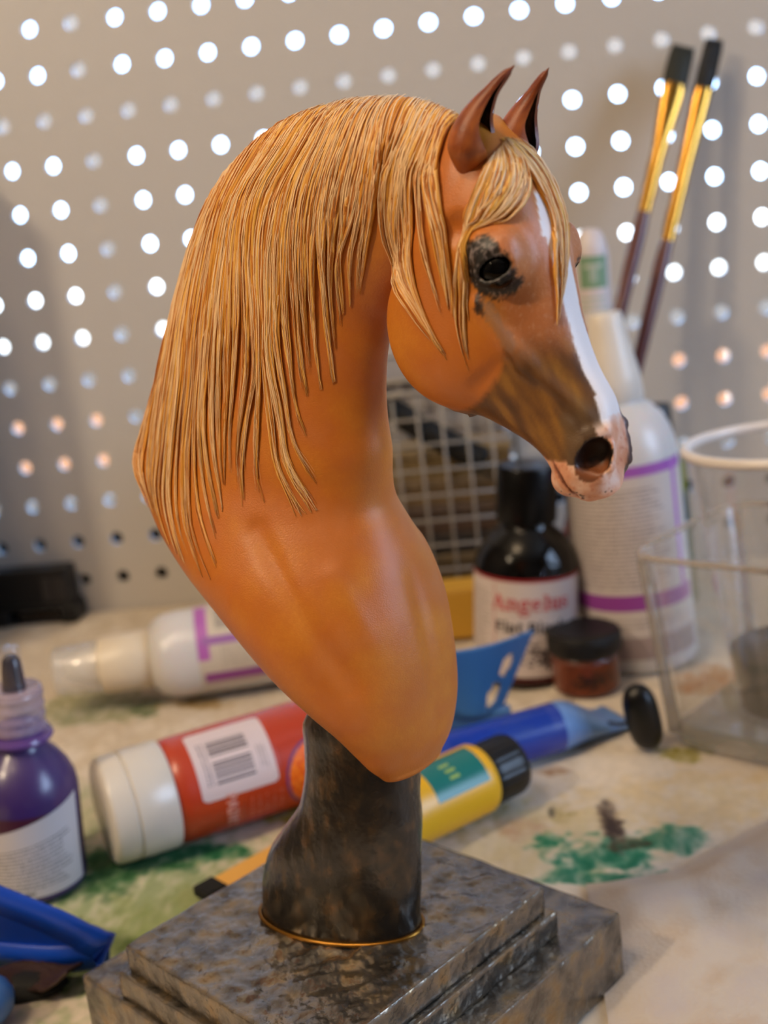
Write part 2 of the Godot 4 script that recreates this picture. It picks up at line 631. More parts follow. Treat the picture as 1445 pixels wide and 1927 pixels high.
func build_table() -> void:
	var o := thing("table", "workbench top under the stained paper, in front of the pegboard", "table", Vector3(0.25, 0, 0.4))
	var wood := mat(Color(0.55, 0.45, 0.33), 0.5)
	part("tabletop", rbox(Vector3(2.0, 0.03, 1.0), 0.003), wood, o, Vector3(0, -0.034, -0.02))
	for s in [[-0.95, -0.46], [0.95, -0.46], [-0.95, 0.42], [0.95, 0.42]]:
		part("leg", rbox(Vector3(0.05, 0.727, 0.05), 0.004), wood, o, Vector3(s[0], -0.76, s[1]))
	var im := blank(1400, 1400, Color(0.86, 0.81, 0.735))
	# old pale washes over the paper
	blot(im, 0.05, 0.10, 0.26, 0.16, Color(0.72, 0.64, 0.52), 0.5, 1.0)
	blot(im, 0.20, 0.03, 0.2, 0.05, Color(0.70, 0.63, 0.50), 0.45, 2.0)
	blot(im, 0.31, 0.30, 0.07, 0.03, Color(0.84, 0.73, 0.52), 0.6, 3.0)
	blot(im, 0.245, 0.325, 0.04, 0.03, Color(0.80, 0.74, 0.56), 0.6, 4.0)
	blot(im, 0.105, 0.35, 0.07, 0.06, Color(0.53, 0.60, 0.41), 0.8, 5.0, 0.5)
	blot(im, 0.125, 0.365, 0.035, 0.03, Color(0.52, 0.58, 0.34), 0.7, 6.0)
	blot(im, 0.098, 0.322, 0.03, 0.014, Color(0.10, 0.33, 0.15), 0.9, 7.0)
	blot(im, 0.125, 0.315, 0.02, 0.006, Color(0.06, 0.36, 0.20), 0.95, 8.0)
	blot(im, 0.085, 0.335, 0.02, 0.012, Color(0.12, 0.30, 0.12), 0.8, 9.0)
	blot(im, 0.085, 0.375, 0.03, 0.02, Color(0.36, 0.44, 0.22), 0.8, 9.5)
	blot(im, 0.075, 0.27, 0.04, 0.04, Color(0.52, 0.58, 0.42), 0.5, 10.0)
	blot(im, 0.03, 0.165, 0.045, 0.02, Color(0.48, 0.50, 0.33), 0.75, 11.0)
	blot(im, 0.085, 0.168, 0.02, 0.008, Color(0.55, 0.40, 0.14), 0.8, 12.0)
	blot(im, 0.06, 0.172, 0.008, 0.01, Color(0.30, 0.36, 0.18), 0.8, 12.5)
	blot(im, 0.27, 0.333, 0.020, 0.013, Color(0.05, 0.42, 0.30), 0.95, 13.0)
	blot(im, 0.252, 0.322, 0.008, 0.008, Color(0.05, 0.45, 0.30), 0.9, 14.0)
	blot(im, 0.292, 0.326, 0.016, 0.011, Color(0.14, 0.45, 0.33), 0.85, 15.0)
	blot(im, 0.265, 0.348, 0.03, 0.006, Color(0.05, 0.40, 0.28), 0.8, 15.5)
	blot(im, 0.274, 0.312, 0.0045, 0.018, Color(0.22, 0.16, 0.14), 0.95, 16.0, 0.5)
	blot(im, 0.277, 0.327, 0.010, 0.005, Color(0.26, 0.20, 0.12), 0.9, 17.0)
	blot(im, 0.2535, 0.300, 0.0018, 0.005, Color(0.25, 0.25, 0.26), 0.8, 18.0, 0.5)
	blot(im, 0.242, 0.310, 0.012, 0.009, Color(0.68, 0.50, 0.38), 0.5, 19.0)
	blot(im, 0.19, 0.30, 0.06, 0.018, Color(0.62, 0.55, 0.33), 0.6, 20.0)
	blot(im, 0.165, 0.292, 0.03, 0.008, Color(0.66, 0.60, 0.14), 0.8, 21.0)
	blot(im, 0.255, 0.27, 0.01, 0.004, Color(0.62, 0.42, 0.24), 0.6, 22.0)
	blot(im, 0.31, 0.262, 0.012, 0.008, Color(0.50, 0.46, 0.10), 0.8, 23.0)
	blot(im, 0.335, 0.19, 0.02, 0.02, Color(0.68, 0.40, 0.16), 0.7, 24.0)
	var m := tex_mat(im, 0.95)
	bump(m, noise_tex(0.2, 512, [], 3, 8), 0.02)
	var fine := noise_tex(0.35, 512, [[0.0, Color(0.9, 0.9, 0.9)], [1.0, Color(1, 1, 1)]], 3, 4)
	m.detail_enabled = true
	m.detail_albedo = fine
	m.detail_blend_mode = BaseMaterial3D.BLEND_MODE_MUL
	m.detail_uv_layer = BaseMaterial3D.DETAIL_UV_1
	var rows := []
	var uvs := []
	var n := 230
	for i in n + 1:
		var row := PackedVector3Array()
		var uv := PackedVector2Array()
		for j in n + 1:
			var x := -0.25 + 0.9 * j / n
			var z := 0.002 + 0.6 * i / n
			var y := paper_height(x, z) - 0.0015
			row.append(Vector3(x, y, z))
			uv.append(Vector2((x + 0.25) / 0.9, (z + 0.05) / 0.9))
		rows.append(row)
		uvs.append(uv)
	var bottom := []
	for i in [n, 0]:
		var row := PackedVector3Array()
		for j in n + 1:
			row.append(Vector3(rows[i][j].x, -0.0036, rows[i][j].z))
		bottom.append(row)
	rows.append(bottom[0])
	rows.append(bottom[1])
	uvs.append(uvs[n])
	uvs.append(uvs[0])
	var pm := part("paper_cover", grid(rows, false, false, [], uvs), m, self)
	tag(pm, "paint-stained paper towel cover spread over the bench under everything", "paper")
	# loose clean sheet at the right, a fold of it lying over the green stain's near edge
	rows = []
	var top := []
	var k := 90
	for i in k + 1:
		var row := PackedVector3Array()
		for j in k + 1:
			var u := float(j) / k
			var v := float(i) / k
			var x := lerpf(0.262, 0.52, u)
			var zb := 0.352 - 0.028 * smoothstep(0.0, 0.35, u) - 0.02 * u + 0.004 * sin(u * 17.0)
			var z := lerpf(zb, 0.56, v)
			var edge := minf(minf(u, v), minf(1.0 - u, 1.0 - v))
			var y := paper_height(x, z) + 0.0022 * smoothstep(0.0, 0.06, edge) + 0.0016 * absf(noise2.get_noise_3d(x * 30.0, z * 18.0, 8.0)) * smoothstep(0.0, 0.1, edge)
			row.append(Vector3(x, y - 0.0004, z))
		rows.append(row)
	var sm := mat(Color(0.75, 0.71, 0.67), 0.95)
	sm.albedo_texture = noise_tex(0.012, 512, [[0.0, Color(0.96, 0.91, 0.85)], [0.45, Color(1, 0.99, 0.97)], [1.0, Color(0.96, 0.95, 0.97)]], 4, 21)
	bump(sm, noise_tex(0.15, 512, [], 3, 9), 0.02)
	tri(sm, 7.0)
	pm = part("paper_towel", grid(rows), sm, self)
	tag(pm, "loose pale paper towel lying folded at the right of the plinth", "paper towel")

# ------------------------------------------------------------------ the horse
# neck and head as swept ellipses in the plane of symmetry: centre x, y; half-axis x, y; half-width (mm)
const NECK := [[63.4,220.6,-2.36,-9.27,8.0],[56.6,219.7,-2.64,-13.16,9.0],[49.8,219.4,-1.53,-16.81,10.0],[42.7,218.9,1.23,-19.38,10.5],[35.1,217.8,4.66,-21.37,11.0],[27.9,216.4,10.08,-21.91,11.5],[21.1,213.8,15.57,-20.80,12.0],[14.2,209.1,21.34,-18.59,12.5],[9.2,203.0,25.29,-15.96,13.0],[4.8,195.7,28.29,-12.79,14.0],[1.4,189.0,30.69,-10.08,15.0],[-2.0,181.3,33.21,-7.56,16.0],[-5.0,173.3,35.68,-5.17,17.5],[-8.4,165.0,39.19,-2.96,19.0],[-11.4,157.6,41.02,-2.36,20.5],[-9.5,150.3,38.75,-0.74,22.5],[-5.6,143.2,37.09,0.71,24.5],[0.3,135.5,33.90,1.48,26.5],[6.1,128.3,29.88,1.80,27.2],[11.6,120.3,26.03,1.95,26.8],[16.6,111.5,22.01,1.92,24.8],[21.9,103.6,16.53,1.70,22.4],[25.6,97.4,12.53,1.50,19.3],[27.3,91.6,9.90,1.24,16.0],[28.3,87.5,7.00,0.85,13.8],[28.6,84.3,4.77,0.58,10.8]]
const HEAD := [[66.2,230.6,1.85,0.38,5.0],[66.9,225.6,6.28,0.19,8.0],[66.3,219.2,10.38,0.45,11.0],[64.8,212.9,14.25,1.02,12.6],[63.2,206.2,17.83,2.13,12.8],[61.8,199.3,20.56,3.53,12.4],[62.0,192.9,21.40,4.16,11.2],[63.7,186.8,20.54,4.61,10.0],[66.6,181.3,18.97,4.36,9.0],[70.3,176.8,17.07,3.94,8.2],[74.5,174.8,14.47,2.86,7.6],[78.1,172.2,12.23,2.70,7.3],[81.1,169.2,10.09,2.25,7.3],[83.1,166.0,8.20,1.74,7.5],[84.0,162.5,6.68,1.47,7.4],[84.1,159.5,5.81,1.26,6.8],[84.4,156.8,4.12,0.86,5.2],[84.6,154.8,1.54,0.25,2.6]]

const GX0 := -70.0
const GY0 := 64.0
const GW := 182
const GH := 190
var nt := PackedFloat32Array()  # neck: t, half width, long half axis, cap for every mm of the plane
var ht := PackedFloat32Array()

func spline(S: Array, M: int) -> Array:
	var out := []
	var n := S.size()
	for k in M:
		var x := float(k) * (n - 1) / (M - 1)
		var i := mini(int(x), n - 2)
		var f := x - i
		var row := []
		for c in 5:
			row.append(cubic_interpolate(S[i][c], S[i + 1][c], S[maxi(i - 1, 0)][c], S[mini(i + 2, n - 1)][c], f))
		out.append(row)
	return out

func sweep_table(S: Array, M: int) -> PackedFloat32Array:
	var D := spline(S, M)
	var cx := PackedFloat32Array()
	var cy := PackedFloat32Array()
	var ux := PackedFloat32Array()
	var uy := PackedFloat32Array()
	var al := PackedFloat32Array()
	var w := PackedFloat32Array()
	var nx := PackedFloat32Array()
	var ny := PackedFloat32Array()
	for k in M:
		var a := Vector2(D[k][2], D[k][3])
		cx.append(D[k][0])
		cy.append(D[k][1])
		al.append(a.length())
		a = a.normalized()
		ux.append(a.x)
		uy.append(a.y)
		w.append(D[k][4])
		var t := Vector2(D[mini(k + 1, M - 1)][0] - D[maxi(k - 1, 0)][0], D[mini(k + 1, M - 1)][1] - D[maxi(k - 1, 0)][1])
		var n := Vector2(-a.y, a.x)
		if n.dot(t) < 0:
			n = -n
		nx.append(n.x)
		ny.append(n.y)
	var T := PackedFloat32Array()
	T.resize(GW * GH * 4)
	for j in GH:
		for i in GW:
			var px := GX0 + i
			var py := GY0 + j
			var best := 1e9
			var bk := 0
			for k in M:
				var qx := px - cx[k]
				var qy := py - cy[k]
				var dn := absf(qx * nx[k] + qy * ny[k])
				if dn < best:
					var ex := absf(qx * ux[k] + qy * uy[k]) - al[k]
					if ex > 0.0:
						dn += ex * 0.5
					if dn < best:
						best = dn
						bk = k
			# refine between stations
			var q := Vector2(px - cx[bk], py - cy[bk])
			var d0 := q.x * nx[bk] + q.y * ny[bk]
			var k2 := clampi(bk + (1 if d0 > 0 else -1), 0, M - 1)
			var f := 0.0
			var cap := 0.0
			if k2 != bk:
				var d1 := (px - cx[k2]) * nx[k2] + (py - cy[k2]) * ny[k2]
				if d0 * d1 < 0.0:
					f = d0 / (d0 - d1)
			else:
				cap = d0
			var u := Vector2(lerpf(ux[bk], ux[k2], f), lerpf(uy[bk], uy[k2], f))
			var a := lerpf(al[bk], al[k2], f)
			var c := Vector2(lerpf(cx[bk], cx[k2], f), lerpf(cy[bk], cy[k2], f))
			var ww := lerpf(w[bk], w[k2], f)
			var o := (j * GW + i) * 4
			T[o] = (Vector2(px, py) - c).dot(u) / a
			T[o + 1] = ww
			T[o + 2] = a
			T[o + 3] = absf(cap) / (0.5 * minf(a, ww))
	return T

func sweep_d(T: PackedFloat32Array, x: float, y: float, z: float, boxy: bool) -> float:
	var fx := clampf(x - GX0, 0.0, GW - 1.001)
	var fy := clampf(y - GY0, 0.0, GH - 1.001)
	var i := int(fx)
	var j := int(fy)
	fx -= i
	fy -= j
	var o := (j * GW + i) * 4
	var o2 := o + GW * 4
	var w00 := (1.0 - fx) * (1.0 - fy)
	var w10 := fx * (1.0 - fy)
	var w01 := (1.0 - fx) * fy
	var w11 := fx * fy
	var t := T[o] * w00 + T[o + 4] * w10 + T[o2] * w01 + T[o2 + 4] * w11
	var w := T[o + 1] * w00 + T[o + 5] * w10 + T[o2 + 1] * w01 + T[o2 + 5] * w11
	var a := T[o + 2] * w00 + T[o + 6] * w10 + T[o2 + 2] * w01 + T[o2 + 6] * w11
	var c := T[o + 3] * w00 + T[o + 7] * w10 + T[o2 + 3] * w01 + T[o2 + 7] * w11
	var zz := z / w
	var g: float
	if boxy:
		g = pow(pow(absf(t), 2.4) + pow(absf(zz), 2.4) + c * c, 1.0 / 2.4)
	else:
		g = sqrt(t * t + zz * zz + c * c)
	var gr := sqrt(t * t / (a * a) + zz * zz / (w * w)) / maxf(g, 0.001)
	return (g - 1.0) / maxf(gr, 1.0 / maxf(a, w))

func smin(a: float, b: float, k: float) -> float:
	var h := maxf(k - absf(a - b), 0.0) / k
	return minf(a, b) - h * h * k * 0.25

func smax(a: float, b: float, k: float) -> float:
	return -smin(-a, -b, k)

func seg(p: Vector3, a: Vector3, b: Vector3) -> float:
	var ab := b - a
	var t := clampf((p - a).dot(ab) / ab.length_squared(), 0.0, 1.0)
	return (p - a - ab * t).length()

func ell(p: Vector3, c: Vector3, r: Vector3) -> float:
	var q := (p - c) / r
	var g := q.length()
	var k := (q / r).length()
	return g * (g - 1.0) / maxf(k, 0.01)

const EYE := Vector3(74.3, 202.1, 11.6)
var lid_up := PackedVector3Array()
var lid_low := PackedVector3Array()

func horse_prepare() -> void:
	nt = sweep_table(NECK, 110)
	ht = sweep_table(HEAD, 80)
	# eyelid curves on the orbit: along = towards the face, slightly up; over = up
	var al := Vector3(0.80, 0.33, -0.50).normalized()
	var n := Vector3(0.35, 0.05, 0.93).normalized()
	al = (al - n * al.dot(n)).normalized()
	var ov := n.cross(al)
	if ov.y < 0:
		ov = -ov
	for k in 9:
		var a := PI * k / 8.0
		var e := cos(a)
		var c := EYE + al * e * 3.9 - n * 0.0
		lid_up.append(c + ov * sin(a) * 2.55 + n * (3.3 - 1.1 * e * e - 0.2))
		lid_low.append(c - ov * sin(a) * 2.15 + n * (3.3 - 1.1 * e * e - 0.3))

func horse_d(x: float, y: float, z: float) -> float:
	z = absf(z)
	var p := Vector3(x, y, z)
	var d := 1e3
	if x < 72.0:
		var zn := z
		if y > 150.0:
			zn = z
		d = sweep_d(nt, x, y, zn, false)
		if d < 14.0 and y < 170.0:
			# groove between the breast muscles, the neck muscle's edge, the point of the shoulder
			if z < 12.0 and x > 16.0:
				d += 0.9 * exp(-z * z / 7.0) * smoothstep(88.0, 104.0, y) * (1.0 - smoothstep(122.0, 140.0, y)) * smoothstep(16.0, 22.0, x)
			var fade := 1.0 - smoothstep(150.0, 168.0, y)
			d += fade * 1.1 * exp(-pow(seg(p, Vector3(8, 148, 22), Vector3(31, 112, 21)) / 2.8, 2.0))
			d -= fade * 0.6 * exp(-pow(seg(p, Vector3(27, 138, 18), Vector3(38, 118, 16)) / 3.0, 2.0))
			d -= fade * 0.35 * exp(-pow(seg(p, Vector3(-12, 148, 22), Vector3(16, 112, 26)) / 6.0, 2.0))
		if d < 14.0 and y < 205.0:
			d += 0.5 * exp(-pow(seg(p, Vector3(34, 186, 9), Vector3(27, 150, 17)) / 2.4, 2.0))
	if x > 30.0 and y > 145.0:
		var h := sweep_d(ht, x, y, z, true)
		if h < 12.0:
			h = smin(h, ell(p, Vector3(57.8, 190.8, 6.2), Vector3(15.6, 16.4, 6.6)), 2.0)
			if y > 190.0:
				# orbit and brow
				h = smin(h, (p - Vector3(74.1, 204.1, 10.3)).length() - 5.5, 2.5)
				h = smin(h, seg(p, Vector3(71.2, 207.2, 12.0), Vector3(75.8, 206.8, 11.2)) - 2.6, 1.6)
				# hollow behind and above the eye
				h = smax(h, -((p - Vector3(66.5, 210.5, 14.6)).length() - 3.2), 2.0)
				# socket and lids
				h = smax(h, -((p - (EYE + Vector3(0.9, 0.1, 2.6))).length() - 3.4), 0.7)
				var dl := 1e3
				for k in 8:
					dl = minf(dl, minf(seg(p, lid_up[k], lid_up[k + 1]) - 0.62, seg(p, lid_low[k], lid_low[k + 1]) - 0.5))
				h = smin(h, dl, 0.7)
				# tear fold at the inner corner
				h = smax(h, -(seg(p, Vector3(70.2, 199.6, 14.0), Vector3(69.2, 196.0, 13.4)) - 0.55), 0.6)
			if y < 200.0:
				# facial crest, tear bone, jaw fold
				h = smin(h, seg(p, Vector3(69.0, 195.5, 10.4), Vector3(76.5, 183.5, 8.0)) - 1.6, 2.2)
				h = smin(h, seg(p, Vector3(76.5, 183.5, 7.6), Vector3(86.0, 172.0, 5.6)) - 1.3, 2.5)
				h = smax(h, -(seg(p, Vector3(65.5, 178.6, 11.2), Vector3(72.5, 183.5, 10.8)) - 1.2), 2.2)
				h = smax(h, -(seg(p, Vector3(79.0, 178.0, 9.3), Vector3(87.5, 171.5, 7.6)) - 1.2), 1.8)
			if y < 178.0:
				# nostril: flared rim, deep opening
				h = smin(h, ell(p, Vector3(87.2, 164.4, 3.7), Vector3(4.5, 5.4, 3.2)), 2.0)
				h = smin(h, seg(p, Vector3(87.6, 169.0, 4.9), Vector3(90.4, 169.3, 3.4)) - 1.35, 1.0)
				h = smin(h, seg(p, Vector3(91.0, 167.6, 3.2), Vector3(91.0, 161.8, 3.8)) - 1.0, 1.0)
				h = smax(h, -ell(Vector3(p.x - (p.y - 164.0) * 0.28, p.y, p.z), Vector3(88.9, 164.0, 6.4), Vector3(3.3, 4.3, 4.2)), 0.5)
				h = smax(h, -(seg(p, Vector3(89.8, 167.2, 6.0), Vector3(92.2, 168.0, 3.6)) - 0.6), 0.4)
				h = smin(h, seg(p, Vector3(85.6, 161.4, 6.2), Vector3(89.4, 160.2, 5.0)) - 0.9, 1.2)
				# lips and chin
				h = smin(h, ell(p, Vector3(80.3, 158.6, 0.0), Vector3(4.2, 3.9, 4.8)), 1.6)
				h = smin(h, ell(p, Vector3(86.4, 158.6, 0.0), Vector3(4.6, 4.0, 5.6)), 1.6)
				var mo := minf(seg(p, Vector3(79.6, 164.2, 8.0), Vector3(81.2, 160.4, 6.6)), minf(seg(p, Vector3(81.2, 160.4, 6.6), Vector3(83.2, 156.6, 4.4)), seg(p, Vector3(83.2, 156.6, 4.4), Vector3(84.2, 154.6, 0.0))))
				h = smax(h, -(mo - 0.55), 0.6)
		if x < 66.0 and y < 176.0:
			h = maxf(h, 172.4 - (x - 52.0) * 0.25 - y)
		var jk := 1.2 + 5.0 * smoothstep(200.0, 222.0, y)
		d = smin(d, h, jk)
	return d

func grad(p: Vector3) -> Vector3:
	var e := 0.15
	var d := horse_d(p.x, p.y, p.z)
	return Vector3(horse_d(p.x + e, p.y, p.z) - d, horse_d(p.x, p.y + e, p.z) - d, horse_d(p.x, p.y, p.z + e) - d) / e

# surface nets over the near half, mirrored
func horse_mesh(cell: float) -> ArrayMesh:
	var x0 := -66.0
	var y0 := 72.0
	var nx := int(166.0 / cell) + 1
	var ny := int(172.0 / cell) + 1
	var nz := int(36.0 / cell) + 1
	var B := 6
	var vals := {}
	var V := PackedVector3Array()
	var vid := {}
	var quads := PackedInt32Array()
	var mid := {}
	var bx := nx / B + 1
	var by := ny / B + 1
	var bz := nz / B + 1
	var active := {}
	var reach := cell * B * 0.5 * 1.75 + 1.2
	for k in bz:
		for j in by:
			for i in bx:
				var c := Vector3(x0 + (i + 0.5) * B * cell, y0 + (j + 0.5) * B * cell, ((k + 0.5) * B - 0.5) * cell)
				if absf(horse_d(c.x, c.y, c.z)) < reach:
					active[Vector3i(i, j, k)] = true
	var N := B + 1
	# cell vertices
	for blk in active:
		var f := PackedFloat32Array()
		f.resize(N * N * N)
		var o := 0
		for k in N:
			var zz: float = (blk.z * B + k - 0.5) * cell
			for j in N:
				var yy: float = y0 + (blk.y * B + j) * cell
				for i in N:
					f[o] = horse_d(x0 + (blk.x * B + i) * cell, yy, zz)
					o += 1
		vals[blk] = f
		for k in B:
			for j in B:
				for i in B:
					var a := (k * N + j) * N + i
					var m := 0
					var c8 := [f[a], f[a + 1], f[a + N], f[a + N + 1], f[a + N * N], f[a + N * N + 1], f[a + N * N + N], f[a + N * N + N + 1]]
					for q in 8:
						if c8[q] < 0.0:
							m |= 1 << q
					if m == 0 or m == 255:
						continue
					var s := Vector3.ZERO
					var cnt := 0
					for e in [[0, 1], [2, 3], [4, 5], [6, 7], [0, 2], [1, 3], [4, 6], [5, 7], [0, 4], [1, 5], [2, 6], [3, 7]]:
						var da: float = c8[e[0]]
						var db: float = c8[e[1]]
						if (da < 0.0) != (db < 0.0):
							var t := da / (da - db)
							var pa := Vector3(e[0] & 1, (e[0] >> 1) & 1, e[0] >> 2)
							var pb := Vector3(e[1] & 1, (e[1] >> 1) & 1, e[1] >> 2)
							s += pa.lerp(pb, t)
							cnt += 1
					s /= cnt
					var ci := Vector3i(blk.x * B + i, blk.y * B + j, blk.z * B + k)
					var pv := Vector3(x0 + (ci.x + s.x) * cell, y0 + (ci.y + s.y) * cell, (ci.z + s.z - 0.5) * cell)
					if ci.z == 0:
						pv.z = 0.0
						mid[V.size()] = true
					vid[ci] = V.size()
					V.append(pv)
	# faces
	for blk in active:
		var f: PackedFloat32Array = vals[blk]
		for k in B:
			for j in B:
				for i in B:
					var a := (k * N + j) * N + i
					var neg := f[a] < 0.0
					var ci := Vector3i(blk.x * B + i, blk.y * B + j, blk.z * B + k)
					for ax in 3:
						var b: int = a + [1, N, N * N][ax]
						if (f[b] < 0.0) == neg:
							continue
						var u := Vector3i.ZERO
						var v := Vector3i.ZERO
						u[(ax + 1) % 3] = 1
						v[(ax + 2) % 3] = 1
						var q0: int = vid.get(ci - u - v, -1)
						var q1: int = vid.get(ci - v, -1)
						var q2: int = vid.get(ci, -1)
						var q3: int = vid.get(ci - u, -1)
						if q0 < 0 or q1 < 0 or q2 < 0 or q3 < 0:
							continue
						# order q0 q1 q2 q3 turns counterclockwise seen from +axis
						if neg:
							quads.append_array([q0, q3, q2, q1])
						else:
							quads.append_array([q0, q1, q2, q3])
	# mirror
	var n := V.size()
	var other := PackedInt32Array()
	other.resize(n)
	for i in n:
		if mid.has(i):
			other[i] = i
		else:
			other[i] = V.size()
			V.append(Vector3(V[i].x, V[i].y, -V[i].z))
	var nq := quads.size()
	for q in range(0, nq, 4):
		quads.append_array([other[quads[q + 3]], other[quads[q + 2]], other[quads[q + 1]], other[quads[q]]])
	var idx := PackedInt32Array()
	var nor := PackedVector3Array()
	nor.resize(V.size())
	for q in range(0, quads.size(), 4):
		var a := quads[q]
		var b := quads[q + 1]
		var c := quads[q + 2]
		var e := quads[q + 3]
		idx.append_array([a, b, c, a, c, e])
		var fn := (V[e] - V[b]).cross(V[c] - V[a])
		nor[a] += fn
		nor[b] += fn
		nor[c] += fn
		nor[e] += fn
	# one pass of smoothing keeps the nets' stair steps from showing
	var cols := PackedColorArray()
	cols.resize(V.size())
	for i in V.size():
		nor[i] = nor[i].normalized()
		cols[i] = coat(V[i], nor[i])
		V[i] *= 0.001
	var arr := []
	arr.resize(Mesh.ARRAY_MAX)
	arr[Mesh.ARRAY_VERTEX] = V
	arr[Mesh.ARRAY_NORMAL] = nor
	arr[Mesh.ARRAY_COLOR] = cols
	arr[Mesh.ARRAY_INDEX] = idx
	var out := ArrayMesh.new()
	out.add_surface_from_arrays(Mesh.PRIMITIVE_TRIANGLES, arr)
	return out

func band(v: float, a: float, b: float) -> float:
	return smoothstep(a, b, v)

# painted coat: what colour of paint stands where
func coat(p: Vector3, n: Vector3) -> Color:
	var n1 := noise.get_noise_3d(p.x * 0.05, p.y * 0.05, p.z * 0.05)
	var n2 := noise.get_noise_3d(p.x * 0.22 + 40.0, p.y * 0.12, p.z * 0.22)
	var n3 := noise2.get_noise_3d(p.x * 1.15, p.y * 0.8, p.z * 1.15)
	var c := Color(0.72, 0.40, 0.135)
	c = c.lerp(Color(0.77, 0.47, 0.15), clampf(n1 * 1.4 + 0.25, 0, 1) * 0.8)
	c = c.lerp(Color(0.74, 0.44, 0.24), clampf(-n1 * 1.5 + 0.1 + n2 * 0.5, 0, 1) * 0.6)
	c = c.lerp(Color(0.82, 0.54, 0.20), clampf(n3 * 0.8 + n1 * 0.8 - 0.1, 0, 1) * 0.35)
	if p.x < 40.0 or p.y < 150.0:
		return c
	var az := absf(p.z)
	var wob := n2 * 1.6 + n3 * 0.7
	# smoky brown below the cheek and along the muzzle
	var along := (Vector2(p.x, p.y) - Vector2(66.0, 196.0)).dot(Vector2(0.47, -0.88))
	var dark := band(along + wob * 1.4, 7.0, 15.0) * (1.0 - band(Vector2(p.x - 56.0, p.y - 190.0).length() - 16.8 + wob * 0.4, 1.0, -1.0))
	var sl := (Vector2(p.x, p.y) - Vector2(66.0, 196.0)).dot(Vector2(0.88, 0.47))
	var ns := noise.get_noise_3d(sl * 0.26, along * 0.07, az * 0.2)
	var smoky := Color(0.37, 0.25, 0.14).lerp(Color(0.56, 0.40, 0.17), clampf(ns * 1.5 + 0.15, 0, 1) * 0.8)
	smoky = smoky.lerp(Color(0.33, 0.28, 0.23), band(p.x + n2 * 2.0, 81.5, 85.5) * band(p.y, 178.0, 172.0) * 0.75)
	smoky = smoky.lerp(Color(0.24, 0.16, 0.10), clampf(-ns * 1.6 - 0.1, 0, 1) * 0.7)
	c = c.lerp(smoky, dark * 0.92)
	# soft pinkish face below the eye
	var face := band(p.x + wob, 70.5, 76.0) * band(p.y, 182.0, 190.0) * (1.0 - band(p.y, 208.0, 214.0))
	c = c.lerp(Color(0.72, 0.45, 0.30).lerp(Color(0.80, 0.60, 0.50), clampf(n3 * 1.4 - 0.2, 0, 1)), face * 0.75)
	# black skin round the eye, with grey flecks
	var e := Vector2((p.x - 73.2) / 5.9, (p.y - 202.6 + (p.x - 73.4) * 0.1) / 6.9).length()
	if az > 6.5:
		var ek := band(e + n2 * 0.25 + n3 * 0.12, 1.0, 0.78)
		c = c.lerp(Color(0.11, 0.095, 0.09).lerp(Color(0.52, 0.48, 0.48), clampf(n3 * 2.0 - 0.2 + 0.7 * exp(-pow((e - 0.62) / 0.16, 2.0)) * float(p.y > 204.0), 0, 1)), ek)
		var s := seg(Vector3(p.x, p.y, az), Vector3(70.2, 198.5, 13.0), Vector3(69.4, 194.5, 12.8))
		c = c.lerp(Color(0.09, 0.06, 0.05), band(s + n3 * 0.7 + n2 * 0.5, 1.7, 0.5) * 0.9)
		s = seg(Vector3(p.x, p.y, az), Vector3(71.0, 196.0, 12.4), Vector3(74.5, 187.0, 10.2))
		c = c.lerp(Color(0.50, 0.43, 0.42), band(s + n2 * 1.6 + n3 * 0.8, 1.6, 0.2) * 0.5)
	# blaze
	var hw := 3.4
	if p.y > 207.0:
		hw = lerpf(4.6, 2.6, band(p.y, 207.0, 217.0))
	elif p.y > 176.0:
		hw = lerpf(3.2, 4.0, band(p.y, 190.0, 206.0))
	else:
		hw = lerpf(4.6, 3.6, band(p.y, 168.0, 178.0))
	if p.z < 0.0 and p.y > 184.0:
		hw *= lerpf(1.0, 0.55, band(p.y, 184.0, 192.0))
	var front := n.x > 0.25 and p.x > 74.0
	if front and p.y < 216.5 and p.y > 166.0:
		c = c.lerp(Color(0.90, 0.87, 0.86), band(az - hw + n2 * 0.35, 0.2, -0.2) * band(p.y, 216.5, 215.0))
	# pink nose and lips, with a few dark freckles
	var pk := 0.0
	if p.y < 172.0:
		var lim := 163.6 + maxf(0.0, p.x - 86.5) * 1.6
		if p.x > 92.0:
			lim = 165.0
		var soft := 0.5 + 1.8 * band(p.x, 88.0, 91.0)
		pk = band(p.y + wob * 0.5, lim + soft, lim - soft) * band(p.x, 76.0, 78.0)
		if p.x > 84.0 and p.x < 89.5 and p.y > 161.8 and az > 5.0:
			pk *= 0.0 if p.y > 163.0 else 1.0
	if p.x > 86.0 and p.y < 172.0 and p.y > 158.0 and az < 5.6:
		c = c.lerp(Color(0.90, 0.80, 0.75), band(p.x + wob * 0.4, 88.4, 90.0) * band(p.y, 172.0, 169.0))
	c = c.lerp(Color(0.85, 0.60, 0.47).lerp(Color(0.92, 0.78, 0.70), clampf(n2 * 1.6 + 0.3, 0, 1)).lerp(Color(0.75, 0.42, 0.30), clampf(n3 * 1.5 - 0.35, 0, 1)), pk)
	if pk > 0.5 and p.y < 157.0 and n3 + n2 > 0.6:
		c = Color(0.20, 0.12, 0.09)
	# far side of the nose carries a grey-brown patch
	if p.z < -1.2 and p.y < 174.5 and p.y > 158.5 and p.x > 84.0:
		c = c.lerp(Color(0.30, 0.23, 0.22), band(p.z + n2 * 0.5 + 0.05 * absf(p.y - 169.0), -2.3, -2.8) * band(p.y, 174.5, 173.0))
	# nostril lining
	var q := Vector3(p.x - (p.y - 164.0) * 0.28 - 88.9, p.y - 164.0, az - 6.4) / Vector3(3.4, 4.4, 4.3)
